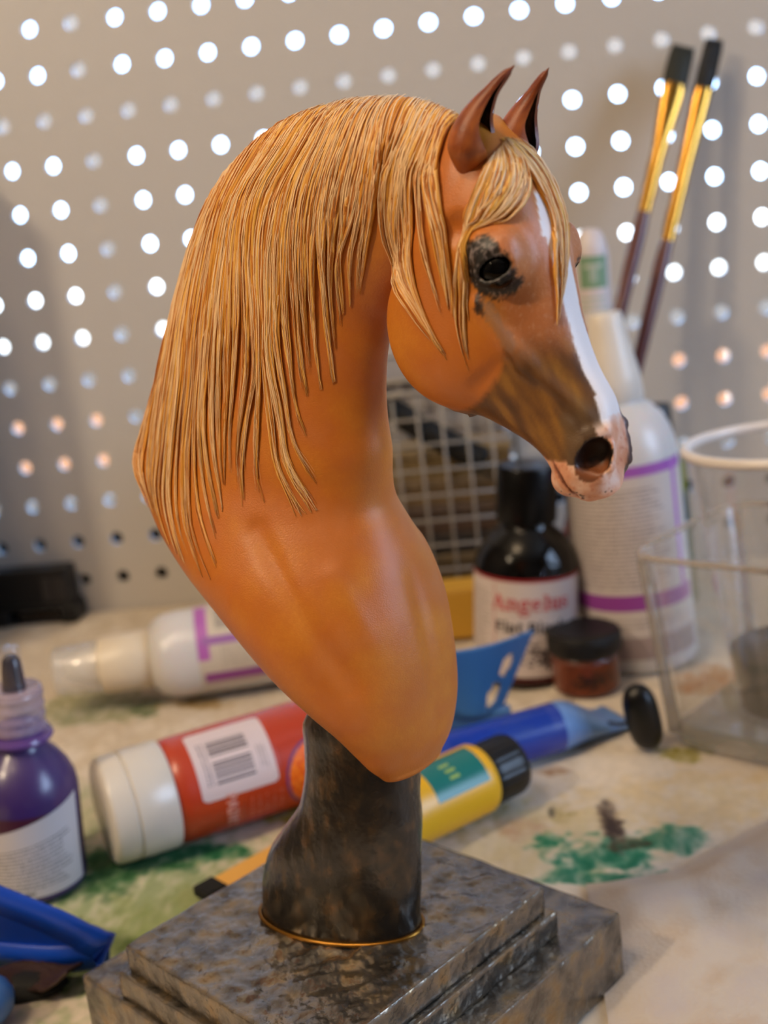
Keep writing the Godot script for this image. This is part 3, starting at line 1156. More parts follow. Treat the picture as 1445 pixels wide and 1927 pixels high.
	if q.length() < 1.03:
		c = Color(0.12, 0.075, 0.055).lerp(Color(0.50, 0.30, 0.19), band(p.y + p.x * 0.15 + n2 * 2.0, 177.4, 175.0))
	# mouth line
	var mo := minf(seg(Vector3(p.x, p.y, az), Vector3(79.6, 164.2, 7.6), Vector3(81.2, 160.4, 6.6)), seg(Vector3(p.x, p.y, az), Vector3(81.2, 160.4, 6.6), Vector3(83.2, 156.6, 4.4)))
	if p.y < 164.0:
		c = c.lerp(Color(0.42, 0.22, 0.16), band(mo, 0.75, 0.4))
	return c

# an ear: a leaf rolled round its axis, open to the front
func ear_to(st: SurfaceTool, side: float) -> void:
	var base := Vector3(67.0, 220.0, side * 7.0)
	var ctrl := Vector3(69.0, 231.5, side * 9.6)
	var tip := Vector3(78.4, 238.6, side * 6.2)
	var open := Vector3(0.95, -0.25, -0.26).normalized()
	var rows_o := []
	var rows_i := []
	var co := []
	var ci := []
	var nu := 26
	var nv := 30
	for i in nv + 1:
		var t := float(i) / nv
		var c := base * (1 - t) * (1 - t) + ctrl * 2 * t * (1 - t) + tip * t * t
		var tan := ((ctrl - base) * (1 - t) + (tip - ctrl) * t).normalized()
		var f := (open - tan * open.dot(tan)).normalized()
		var s := f.cross(tan)
		var wd := 5.6 * pow(1.0 - t, 0.75) * (0.86 + 0.45 * sin(PI * minf(t * 1.35, 1.0))) + 0.35
		if t > 0.93:
			wd = lerpf(wd, 0.12, (t - 0.93) / 0.07)
		wd *= 0.55 + 0.45 * smoothstep(0.0, 0.28, t)
		var openang := lerpf(0.30, 1.15, smoothstep(0.12, 0.55, t)) * (1.0 - 0.35 * smoothstep(0.75, 1.0, t))
		var ro := PackedVector3Array()
		var ri := PackedVector3Array()
		var colo := PackedColorArray()
		var coli := PackedColorArray()
		for j in nu + 1:
			var a := lerpf(-PI + openang, PI - openang, float(j) / nu)
			var dir := -f * cos(a) * 0.78 + s * sin(a)
			ro.append((c + dir * wd) * 0.001)
			ri.append((c + dir * maxf(wd - 0.75, 0.05) * (0.94 if absf(a) < 2.4 else 0.98)) * 0.001)
			var nn := noise.get_noise_3d(c.x * 0.2, c.y * 0.2, a * 2.0)
			colo.append(Color(0.62, 0.33, 0.13).lerp(Color(0.42, 0.19, 0.09), clampf(t * 0.9 + nn, 0, 1)))
			coli.append(Color(0.075, 0.045, 0.04).lerp(Color(0.36, 0.22, 0.16), clampf(nn * 1.5, 0, 1)))
		rows_o.append(ro)
		rows_i.append(ri)
		co.append(colo)
		ci.append(coli)
	grid_to(st, rows_o, false, false, co, [], 1)
	grid_to(st, rows_i, false, true, ci, [], 2)
	for j in [0, nu]:
		var r := []
		var cc := []
		for i in nv + 1:
			r.append(PackedVector3Array([rows_o[i][j], rows_i[i][j]]))
			cc.append(PackedColorArray([Color(0.45, 0.22, 0.12), Color(0.45, 0.22, 0.12)]))
		grid_to(st, r, false, j == nu, cc, [], 3)

const MANE := [
[46.2,238.2,0.0,47.3,231.8,7.4,47.2,226.0,9.5,45.9,220.3,10.3,43.2,212.6,9.9,39.8,206.2,8.8,35.9,199.3,7.1],
[44.1,238.5,0.0,44.3,230.2,8.4,42.1,222.6,10.3,39.0,215.0,10.6,33.7,207.3,10.2,30.8,195.4,8.0],
[39.9,239.0,0.0,37.5,231.2,8.4,34.3,223.6,10.6,31.0,213.8,11.3,28.6,203.4,10.5,26.7,192.3,9.4,26.1,180.3,8.9],
[34.3,239.5,0.0,31.5,232.0,8.2,26.5,223.1,11.0,23.1,212.3,11.9,20.7,199.9,11.7,19.7,188.1,11.9,20.0,177.3,12.0],
[31.6,239.5,0.0,27.9,231.6,8.5,20.0,221.6,11.3,15.6,209.6,12.4,13.4,196.9,13.0,12.5,187.5,13.9,14.1,172.6,14.6,15.7,162.1,15.1,21.9,152.1,14.1],
[25.5,239.5,0.0,21.3,232.0,8.1,13.2,222.4,10.9,9.9,210.0,12.5,9.2,197.1,13.5,8.2,184.0,14.9,4.9,172.0,16.8,2.8,159.7,18.8,5.2,146.6,22.5],
[19.9,239.4,0.0,15.9,232.1,7.5,7.5,223.0,10.1,3.6,210.5,12.2,1.8,197.5,13.9,0.0,184.3,15.6,-1.4,172.1,17.6,-2.2,159.0,19.6],
[14.9,238.6,0.0,11.3,231.6,7.1,3.6,222.2,9.8,-1.3,209.7,11.9,-4.8,196.6,13.8,-7.4,184.4,15.5,-8.6,172.0,17.8,-7.1,159.5,20.0,-2.7,148.1,22.9],
[9.6,237.3,0.0,5.8,231.2,6.0,-1.2,221.5,9.1,-5.7,210.0,11.1,-9.4,196.8,13.2,-11.8,181.3,15.7,-14.6,164.3,19.0,-12.9,148.1,23.0,-2.9,133.2,27.0],
[3.2,235.3,0.0,-0.1,228.4,5.8,-6.1,219.0,8.5,-11.9,207.9,10.1,-16.1,194.4,12.4,-18.7,179.4,15.3,-21.4,165.3,18.1,-22.2,152.4,21.2,-18.1,139.0,24.0],
[-3.6,232.0,0.0,-5.8,224.8,5.8,-12.7,216.4,6.8,-18.1,205.6,8.4,-22.7,191.9,10.9,-25.9,177.8,13.8,-27.8,163.6,17.6,-28.8,151.8,20.0,-25.1,142.1,21.8],
[-11.1,227.1,0.0,-12.7,220.6,4.2,-19.5,212.6,3.5,-25.1,202.5,5.1,-26.4,190.5,9.8,-30.9,177.5,11.9,-32.9,164.5,15.9,-32.4,154.1,18.8,-31.0,146.7,19.7],
[-14.0,221.4,0.0,-21.4,212.4,1.0,-26.1,202.5,4.1,-29.8,190.5,7.9,-34.2,179.2,9.6,-39.1,170.5,10.6,-43.1,163.9,11.7,-39.7,157.8,16.2,-36.0,152.2,18.0],
[-16.0,219.0,-3.0,-23.4,209.4,-2.0,-28.5,199.5,0.0,-33.8,187.5,3.0,-38.2,177.2,5.6,-43.1,168.5,7.6,-47.1,162.0,9.5,-45.0,155.0,13.0,-40.0,149.0,16.5]]
const POLL := [
[51.4,236.9,0.0,52.0,231.4,6.7,50.0,225.5,9.4,47.7,221.1,10.2,45.4,206.0,7.2,53.7,194.0,11.7,59.7,186.9,11.7],
[54.0,236.1,0.0,54.7,231.0,6.2,52.7,225.2,9.1,51.3,219.1,9.8,47.9,207.6,7.5,55.1,195.8,12.2,60.0,186.7,11.7],
[56.5,234.7,0.0,57.1,230.2,6.0,55.3,224.8,8.7,53.6,220.4,9.5,53.3,205.7,12.0,56.7,194.6,12.0,60.8,186.0,11.5],
[59.5,232.7,0.6,60.4,228.2,6.4,60.1,223.2,8.3,59.4,219.7,8.5,62.7,208.9,13.5,62.7,200.6,13.1,62.6,195.3,12.1],
[61.9,231.2,1.6,62.0,226.9,6.7,61.8,222.0,8.5,62.4,217.9,11.1,64.0,208.8,13.5,63.9,200.6,13.1,63.2,193.7,11.6]]
const FORE := [
[72.6,222.6,7.7,71.0,218.4,10.7,68.8,212.3,12.9,66.8,206.5,13.4,64.8,199.5,12.9,63.8,192.0,11.3,64.6,182.7,9.8],
[72.7,223.5,6.8,72.2,218.3,10.3,70.4,213.1,12.4,69.0,207.3,13.1,67.1,199.3,12.6,65.3,190.9,11.0,64.9,183.3,9.9],
[73.0,224.4,5.6,74.1,219.4,8.1,73.3,214.9,11.0,71.2,212.3,12.4,69.5,208.3,13.0,68.3,202.8,13.0],
[73.0,225.4,4.1,75.1,221.7,4.2,76.5,217.6,6.1,76.0,213.9,9.2,73.1,210.8,11.8,70.5,208.2,12.8],
[73.0,225.8,3.1,75.5,221.7,2.0,77.4,217.4,3.5,77.9,214.0,6.3,76.2,210.9,9.9,73.4,209.1,11.8]]
const FACE := [
[72.4,226.2,3.6,77.2,218.5,1.4,80.3,210.5,0.9,81.9,202.8,3.7,82.6,195.4,4.5,82.6,189.6,5.4],
[72.8,226.0,1.6,76.7,219.4,-1.9,80.0,211.4,-2.0,82.0,204.3,0.6,82.9,198.3,2.6,82.9,191.4,4.8],
[73.0,225.6,-0.6,75.6,220.1,-5.5,78.5,212.9,-6.1,81.9,204.7,-0.9,83.0,199.2,1.7,83.0,195.3,3.6]]

func guide_point(g: Array, t: float) -> Vector3:
	var n := g.size() / 3
	var x := clampf(t, 0.0, 1.0) * (n - 1)
	var i := mini(int(x), n - 2)
	var f := x - i
	var pt := func(k: int) -> Vector3:
		k = clampi(k, 0, n - 1) * 3
		return Vector3(g[k], g[k + 1], g[k + 2])
	return (pt.call(i) as Vector3).cubic_interpolate(pt.call(i + 1), pt.call(i - 1), pt.call(i + 2), f)

func on_skin(p: Vector3, h: float) -> Array:
	var n := Vector3.UP
	for k in 2:
		var d := horse_d(p.x, p.y, p.z)
		n = grad(p)
		var l := n.length()
		n /= maxf(l, 0.01)
		p += n * clampf((h - d) / maxf(l, 0.3), -2.5, 2.5)
	return [p, n]

# hair between two neighbouring guides: a thin bed and many raised strands, as one lock
func lock(parent: Node3D, called: String, g0: Array, g1: Array, count: int, material: Material, thick: float, seedv: int, deep := 0.75, longest := 1.0) -> void:
	rng.seed = seedv
	var st := SurfaceTool.new()
	st.begin(Mesh.PRIMITIVE_TRIANGLES)
	# bed, thick at the root and sinking into the skin at the tips
	var rows := []
	var cols := []
	var nb := 22
	var nw := 6
	for i in nb + 1:
		var t := longest * i / nb
		var row := PackedVector3Array()
		var cr := PackedColorArray()
		for j in nw + 1:
			var f := -0.12 + 1.24 * j / nw
			var a := guide_point(g0, t)
			var b := guide_point(g1, t)
			var p := a.lerp(b, lerpf(f, 0.5, 0.35 * smoothstep(0.55, 1.0, t)))
			var h := thick * 0.75 * (1.0 - smoothstep(deep - 0.5, deep - 0.12, t / longest)) - 0.5 * smoothstep(deep - 0.4, deep - 0.1, t / longest) + noise2.get_noise_3d(p.x * 0.6, p.y * 0.06, j * 3.0) * 0.35
			if j == 0 or j == nw:
				h -= 0.5
			var r := on_skin(p, h)
			row.append(r[0] * 0.001)
			var nn := noise2.get_noise_3d(f * 9.0 + seedv, t * 2.0, 1.0)
			cr.append(Color(0.76, 0.48, 0.17).lerp(Color(0.86, 0.62, 0.28), clampf(0.5 + nn, 0, 1)))
		rows.append(row)
		cols.append(cr)
	grid_to(st, rows, false, false, cols, [], 1)
	var tufts := 3 if count > 40 else 2
	var reach := []
	var drift := []
	for k in tufts + 2:
		reach.append(rng.randf_range(lerpf(deep, 1.0, 0.45), 1.06))
		drift.append(rng.randf_range(-0.12, 0.12))
	for s in count:
		var f := -0.1 + 1.2 * (s + rng.randf()) / count
		var tk := clampi(int(f * tufts + 0.5), 0, tufts)
		var home := (tk + 0.0) / tufts
		var off := (f - home) * tufts * 2.0
		var goal: float = home + drift[tk] + rng.randf_range(-0.05, 0.05)
		var l: float = longest * reach[tk] * (1.0 - 0.16 * absf(off) * rng.randf_range(0.5, 1.4))
		if rng.randf() < 0.2:
			l *= rng.randf_range(0.6, 0.95)
		var t0 := rng.randf_range(0.0, 0.03)
		if rng.randf() < 0.3:
			t0 = rng.randf_range(0.05, 0.5)
		var fine := rng.randf() < 0.62
		var n := 20
		var pts := PackedVector3Array()
		var rad := PackedFloat32Array()
		var r0 := rng.randf_range(0.10, 0.18) if fine else rng.randf_range(0.30, 0.60)
		var hh := (rng.randf_range(0.9, 1.25) if fine else rng.randf_range(0.45, 0.85)) * thick
		var ph := rng.randf() * 50.0
		var ref := Vector3(0, 0, 1)
		for i in n + 1:
			var q := float(i) / n
			var t := lerpf(t0, maxf(l, t0 + 0.1), q)
			var ff := lerpf(f, goal, 0.92 * smoothstep(0.3, 1.0, t / maxf(longest * reach[tk], 0.1))) + 0.06 * noise2.get_noise_2d(t * 3.0, ph) + 0.028 * noise2.get_noise_2d(t * 12.0, ph + 7.0)
			var p := guide_point(g0, t).lerp(guide_point(g1, t), ff)
			var h := hh * (1.0 - 0.75 * smoothstep(0.55, 1.0, t / longest)) * (0.8 + 0.35 * noise2.get_noise_2d(t * 4.0, ph + 20.0))
			h += 0.08
			if t0 > 0.04:
				h *= smoothstep(0.0, 0.12, q)
			var r := on_skin(p, h)
			if i == 0:
				ref = r[1]
			pts.append(r[0] * 0.001)
			rad.append(r0 * 0.001 * (0.3 + 0.7 * smoothstep(0.0, 0.1, q)) * (1.0 - 0.87 * pow(q, 1.9)) * (1.0 + 0.3 * noise2.get_noise_2d(t * 9.0, ph + 31.0)))
		var c := Color(0.84, 0.58, 0.23)
		var k := rng.randf()
		if fine:
			c = Color(0.95, 0.81, 0.62) if k < 0.75 else Color(0.76, 0.46, 0.18)
		elif k < 0.22:
			c = Color(0.74, 0.45, 0.16)
		elif k < 0.6:
			c = Color(0.88, 0.66, 0.31)
		c = c.lerp(Color(0.9, 0.74, 0.56), rng.randf() * 0.25)
		tube_to(st, pts, rad, 5, 1.0, ref, c, true)
	st.generate_normals()
	part(called, st.commit(), material, parent)

const SPOT := Vector3(0.195, 0, 0.414)
const FWD := Vector3(0.829038, 0, 0.559193)
var bust: Node3D

func build_horse() -> void:
	horse_prepare()
	var side := Vector3(-FWD.z, 0, FWD.x)
	bust = thing("horse_bust", "painted chestnut Arabian horse bust with flaxen mane on a dark stepped plinth", "sculpture", SPOT, Basis(FWD, Vector3.UP, side))
	var st := SurfaceTool.new()
	st.begin(Mesh.PRIMITIVE_TRIANGLES)
	ear_to(st, 1.0)
	ear_to(st, -1.0)
	st.generate_normals()
	var ears := st.commit()
	var body := horse_mesh(0.52)
	body.add_surface_from_arrays(Mesh.PRIMITIVE_TRIANGLES, ears.surface_get_arrays(0))
	var skin := vmat(0.44)
	skin.metallic_specular = 0.5
	var hm := noise_tex(0.06, 512, [], 4, 31)
	bump(skin, hm, 0.005)
	tri(skin, 60.0)
	part("horse", body, skin, bust)
	# eyes
	var eye := mat(Color(0.006, 0.006, 0.008), 0.04, 0.0, 0.34)
	for s in [1.0, -1.0]:
		var sp := SphereMesh.new()
		sp.radius = 0.0038
		sp.height = 0.0076
		sp.radial_segments = 40
		sp.rings = 20
		part("eye", sp, eye, bust, Vector3(EYE.x, EYE.y, (EYE.z - 0.35) * s) * 0.001)
	var hair := vmat(0.42)
	hair.metallic_specular = 0.45
	var mane := Node3D.new()
	mane.name = "mane"
	bust.add_child(mane)
	for i in MANE.size() - 1:
		lock(mane, "lock", MANE[i], MANE[i + 1], 108 if i < 10 else 76, hair, 1.05, 100 + i, 0.84)
	for i in POLL.size() - 1:
		if i != 2:
			lock(mane, "lock", POLL[i], POLL[i + 1], 46, hair, 1.1, 200 + i, 0.86)
		else:
			lock(mane, "lock", POLL[2], POLL[3], 36, hair, 0.95, 203, 0.8)
	lock(mane, "lock", POLL[0], MANE[0], 26, hair, 1.3, 209, 0.8, 0.5)
	var fore := Node3D.new()
	fore.name = "forelock"
	bust.add_child(fore)
	for i in FORE.size() - 1:
		lock(fore, "lock", FORE[i], FORE[i + 1], 40, hair, 1.0, 300 + i, 0.85)
	for i in FACE.size() - 1:
		lock(fore, "lock", FACE[i], FACE[i + 1], 40, hair, 0.95, 400 + i, 0.85)

func build_plinth() -> void:
	var bronze := mat(Color(1, 1, 1), 0.32, 0.8, 0.5)
	bronze.clearcoat_enabled = true
	bronze.clearcoat = 0.7
	bronze.clearcoat_roughness = 0.22
	bronze.albedo_texture = noise_tex(0.005, 1024, [[0.0, Color(0.24, 0.22, 0.20)], [0.36, Color(0.42, 0.395, 0.36)], [0.56, Color(0.49, 0.45, 0.40)], [0.74, Color(0.55, 0.48, 0.37)], [1.0, Color(0.56, 0.44, 0.28)]], 6, 41)
	bump(bronze, noise_tex(0.010, 1024, [], 4, 43), 0.045)
	tri(bronze, 16.0)
	bronze.roughness_texture = noise_tex(0.01, 512, [[0.0, Color(0.65, 0.65, 0.65)], [1.0, Color(1, 1, 1)]], 4, 44)
	var dark := bronze.duplicate()
	dark.metallic = 0.5
	dark.uv1_scale = Vector3(22.0, 13.0, 22.0)
	dark.albedo_texture = noise_tex(0.007, 1024, [[0.0, Color(0.09, 0.075, 0.065)], [0.50, Color(0.13, 0.11, 0.09)], [0.64, Color(0.20, 0.16, 0.11)], [0.76, Color(0.30, 0.22, 0.13)], [1.0, Color(0.44, 0.30, 0.16)]], 7, 47)
	# slabs lie square to the table's own lines
	var e1 := Vector3(-0.633, 0, 0.774)
	var e2 := Vector3(0.774, 0, 0.633)
	var inv := bust.transform.affine_inverse()
	var rot := Basis(e2, Vector3.UP, e1)
	var R := Vector3(0.2688, 0, 0.4023)
	var c := R + e1 * 0.0540 - e2 * 0.0530
	part("lower_slab", slab(Vector3(0.106, 0.0215, 0.108), 0.0008, 0.0003, 1.0, bronze), null, bust, inv * c, inv.basis * rot)
	c = R + e1 * 0.0622 - e2 * 0.0480
	part("step", slab(Vector3(0.0800, 0.0075, 0.0885), 0.0008, 0.0002, 2.0, bronze), null, bust, inv * (c + Vector3(0, 0.0213, 0)), inv.basis * rot)
	part("upper_slab", slab(Vector3(0.0760, 0.0078, 0.0840), 0.0008, 0.0009, 3.0, bronze), null, bust, inv * (c + Vector3(0, 0.0287, 0)), inv.basis * rot)
	# pedestal: flared at the back, leaning into the chest
	var vr := Vector3(0.946, 0, 0.323)
	var vf := Vector3(-0.323, 0, 0.946)
	var secs := [[0.0355, 0.1936, 0.4205, 23.2, 12.0], [0.0407, 0.1940, 0.4205, 22.9, 12.2], [0.0485, 0.1953, 0.4208, 22.7, 12.4], [0.0561, 0.1974, 0.4212, 21.4, 12.6], [0.0621, 0.2000, 0.4216, 19.3, 12.6], [0.0681, 0.2026, 0.4218, 17.0, 12.4], [0.0725, 0.2036, 0.4215, 16.0, 12.2], [0.0785, 0.2046, 0.4205, 15.6, 12.2], [0.0859, 0.2052, 0.4190, 15.7, 12.2], [0.0920, 0.2056, 0.4188, 15.3, 12.0], [0.0980, 0.2084, 0.4218, 12.3, 9.6], [0.1045, 0.2118, 0.4246, 7.0, 7.0]]
	var rows := []
	for k in 37:
		var x := k / 36.0 * (secs.size() - 1)
		var i := mini(int(x), secs.size() - 2)
		var f := x - i
		var v := []
		for q in 5:
			v.append(cubic_interpolate(secs[i][q], secs[i + 1][q], secs[maxi(i - 1, 0)][q], secs[mini(i + 2, secs.size() - 1)][q], f))
		var row := PackedVector3Array()
		for j in 64:
			var a := TAU * j / 64
			var rr := 1.0 + 0.015 * noise2.get_noise_3d(cos(a) * 2.0, v[0] * 60.0, sin(a) * 2.0)
			var p: Vector3 = Vector3(v[1], v[0], v[2]) + (vr * cos(a) * v[3] + vf * sin(a) * v[4]) * 0.001 * rr
			row.append(inv * p)
		rows.append(row)
	part("pedestal", grid(rows, true), dark, bust)
	var ring := PackedVector3Array()
	var rad := PackedFloat32Array()
	for j in 73:
		var a := TAU * j / 72
		ring.append(inv * (Vector3(0.1936, 0.0368, 0.4205) + (vr * cos(a) * 23.6 + vf * sin(a) * 12.4) * 0.001))
		rad.append(0.0006)
	part("brass_ring", tube(ring, rad, 8), mat(Color(0.55, 0.38, 0.14), 0.28, 0.9), bust)

func slab(size: Vector3, ch: float, rough: float, sd: float, finish: Material) -> ArrayMesh:
	# box with finely divided, slightly uneven faces and rounded edges; the top is lumpy like troweled paste
	var out := ArrayMesh.new()
	var h := size * 0.5
	for pass_top in [true, false]:
		var st := SurfaceTool.new()
		st.begin(Mesh.PRIMITIVE_TRIANGLES)
		for ax in 3:
			for s in [-1.0, 1.0]:
				if (ax == 1 and s > 0) != pass_top:
					continue
				var u := (ax + 1) % 3
				var v := (ax + 2) % 3
				var nu := maxi(3, int(size[u] / 0.0007))
				var nv := maxi(3, int(size[v] / 0.0007))
				var rows := []
				for i in nv + 1:
					var row := PackedVector3Array()
					for j in nu + 1:
						var p := Vector3.ZERO
						p[ax] = s * h[ax]
						p[u] = lerpf(-h[u], h[u], float(j) / nu)
						p[v] = lerpf(-h[v], h[v], float(i) / nv)
						var inner := p.clamp(-h + Vector3.ONE * ch, h - Vector3.ONE * ch)
						var d := p - inner
						if d.length() > 0.0:
							d = d.normalized()
						var q := inner + d * ch
						q += d * noise.get_noise_3d(q.x * 60.0 + sd * 9.0, q.y * 60.0, q.z * 60.0) * 0.0004
						if pass_top:
							var em := smoothstep(0.0, 0.004, minf(h.x - absf(p.x), h.z - absf(p.z)))
							var n1 := noise.get_noise_3d(q.x * 130.0, sd * 7.0, q.z * 95.0 + q.x * 40.0)
							var n2 := noise2.get_noise_3d(q.x * 260.0, sd * 3.0, q.z * 420.0)
							q.y += em * rough * (n1 * 1.2 - absf(n2) * 0.5)
						row.append(q + Vector3(0, h.y, 0))
					rows.append(row)
				grid_to(st, rows, false, s < 0.0, [], [], 0)
		st.generate_normals()
		st.set_material(finish)
		st.commit(out)
	return out

func build_bench_things() -> void:
	purple_bottle()
	red_bottle()
	yellow_tube()
	blue_tube()
	slotted_card()
	ink_bottle()
	paint_jar()
	spray_bottles()
	small_bottles()
	brushes()
	basket()
	tumbler_and_cup()
	odds_and_ends()

func lean(deg: float, turn := 0.0) -> Basis:
	return Basis(Vector3(0, 0, 1), deg_to_rad(-deg)) * Basis(Vector3.UP, deg_to_rad(turn))

func purple_bottle() -> void:
	var o := thing("dropper_bottle", "small purple ink bottle with a clear ribbed cap, at the left edge", "bottle", Vector3(0.0672, 0.0005, 0.3308), lean(4.6))
	var body := mat(Color(0.22, 0.13, 0.38), 0.25)
	body.clearcoat_enabled = true
	body.clearcoat = 0.6
	part("body", lathe(P([0, 0, 15.5, 0, 17.6, 1.2, 18.1, 3.5, 18.1, 36, 17.4, 40.5, 15.4, 45, 12.2, 49.5, 9.2, 52.4, 8.0, 54.5, 8.0, 56.5, 0, 56.5]), 56), body, o)
	part("collar", lathe(P([8.0, 54.8, 11.0, 55.4, 11.6, 56.6, 11.0, 57.8, 8.5, 58.2, 8.3, 60.5, 0, 60.5]), 48), clear(Color(0.42, 0.30, 0.58), 0.75, 0.2), o)
	var st := SurfaceTool.new()
	st.begin(Mesh.PRIMITIVE_TRIANGLES)
	var rows := []
	for i in 18:
		var row := PackedVector3Array()
		var y := lerpf(0.0592, 0.0735, i / 17.0)
		for j in 120:
			var a := TAU * j / 120
			var r := 0.0090 + (0.0003 if j % 2 == 0 else 0.0) + 0.0003 * sin(i * 1.35)
			row.append(Vector3(cos(a) * r, y, sin(a) * r))
		rows.append(row)
	grid_to(st, rows, true)
	lathe_to(st, P([9.1, 73.5, 9.2, 74.3, 8.6, 74.8, 4.4, 74.2, 4.3, 73.2, 0, 73.2]))
	st.generate_normals()
	part("ribbed_cap", st.commit(), clear(Color(0.70, 0.63, 0.72), 0.5, 0.15), o)
	part("nozzle", lathe(P([4.2, 73.4, 3.7, 80, 3.1, 84.5, 2.0, 86.0, 0, 86.2])), mat(Color(0.035, 0.015, 0.09), 0.12), o)
	part("nozzle_cap", lathe(P([4.4, 74.4, 3.9, 82, 3.5, 88.2, 3.0, 89.2, 0, 89.4])), clear(Color(0.86, 0.84, 0.9), 0.06, 0.04), o)
	var cam := 26.7
	part("label_band", sleeve(0.01822, 0.010, 0.0335, deg_to_rad(cam - 84), deg_to_rad(cam + 20), 30), mat(Color(0.26, 0.06, 0.17), 0.5), o)
	var im := blank(320, 256, Color(0.78, 0.76, 0.77))
	small_print(im, Rect2i(70, 70, 215, 80), 6, Color(0.42, 0.41, 0.43))
	small_print(im, Rect2i(80, 150, 205, 80), 6, Color(0.42, 0.41, 0.43))
	im.fill_rect(Rect2i(85, 236, 90, 8), Color(0.33, 0.33, 0.33))
	part("label", sleeve(0.01832, 0.0035, 0.0305, deg_to_rad(cam - 80), deg_to_rad(cam + 58), 40, -0.013), tex_mat(im, 0.5), o)

func red_bottle() -> void:
	var dir := Vector3(0.8559, 0, -0.5171)
	var b := lying(Vector3.ZERO, dir)
	var o := thing("paint_bottle", "red acrylic paint bottle with a white flip cap lying on its side", "bottle", Vector3(0.092, 0.0203, 0.3209), b)
	var white := mat(Color(0.80, 0.77, 0.72), 0.28)
	part("cap", lathe(P([0, 0.0, 17.6, 0, 19.2, 0.9, 19.6, 2.2, 19.9, 8.6, 19.3, 9.0, 19.3, 9.6, 20.0, 10.0, 20.2, 23.4, 19.6, 24.2, 0, 24.2]), 64), white, o)
	var red := mat(Color(0.68, 0.20, 0.065), 0.25)
	red.clearcoat_enabled = true
	red.clearcoat = 0.5
	part("body", lathe(P([16.5, 24.0, 18.6, 24.6, 19.5, 26.2, 19.7, 29, 19.7, 118, 18.8, 122, 16, 124.5, 0, 125]), 64), red, o)
	var im := blank(256, 256, Color(0.80, 0.74, 0.74))
	# barcode: strokes along the bottle
	var x := 60
	while x < 206:
		var w := rng.randi_range(2, 7)
		if x < 118 or x > 134:
			im.fill_rect(Rect2i(x, 70, w, 130), Color(0.22, 0.2, 0.22))
		x += w + rng.randi_range(2, 6)
	small_print(im, Rect2i(60, 208, 150, 26), 2, Color(0.4, 0.38, 0.4), false)
	small_print(im, Rect2i(120, 22, 90, 30), 3, Color(0.55, 0.5, 0.5))
	part("barcode_label", sleeve(0.01985, 0.0325, 0.0620, deg_to_rad(-176), deg_to_rad(-92), 30, 0.0, 0.12), tex_mat(im, 0.4), o)
	var ink := mat(Color(0.82, 0.60, 0.55), 0.5)
	part("lettering", bent_text("PAINT", 0.01975, deg_to_rad(-72), 0.043, 0.0042, "Droid Sans", true, false, false), ink, o)
	var pr := blank(128, 160, Color(0.68, 0.20, 0.065))
	for k in 5:
		for q in 9:
			if rng.randf() < 0.75:
				pr.fill_rect(Rect2i(10 + q * 13, 12 + k * 29, rng.randi_range(4, 10), 9), Color(0.78, 0.42, 0.36))
	part("small_print", sleeve(0.01976, 0.048, 0.064, deg_to_rad(-84), deg_to_rad(-52), 14), tex_mat(pr, 0.35), o)
	var em := blank(200, 200, Color(0.68, 0.20, 0.065))
	for yy in 200:
		for xx in 200:
			var d := Vector2(xx - 100, yy - 100).length()
			if d < 96:
				var c := Color(0.40, 0.22, 0.42)
				if d < 88:
					c = Color(0.86, 0.34, 0.07).lerp(Color(0.95, 0.52, 0.14), clampf(noise2.get_noise_2d(xx * 0.06, yy * 0.06) + 0.4, 0, 1))
				if d < 48:
					c = Color(0.38, 0.25, 0.45)
				if d < 41:
					c = Color(0.72, 0.69, 0.72)
				em.set_pixel(xx, yy, c)
	part("emblem", sleeve(0.01978, 0.0640, 0.0955, deg_to_rad(-132), deg_to_rad(-40), 40), tex_mat(em, 0.3), o)

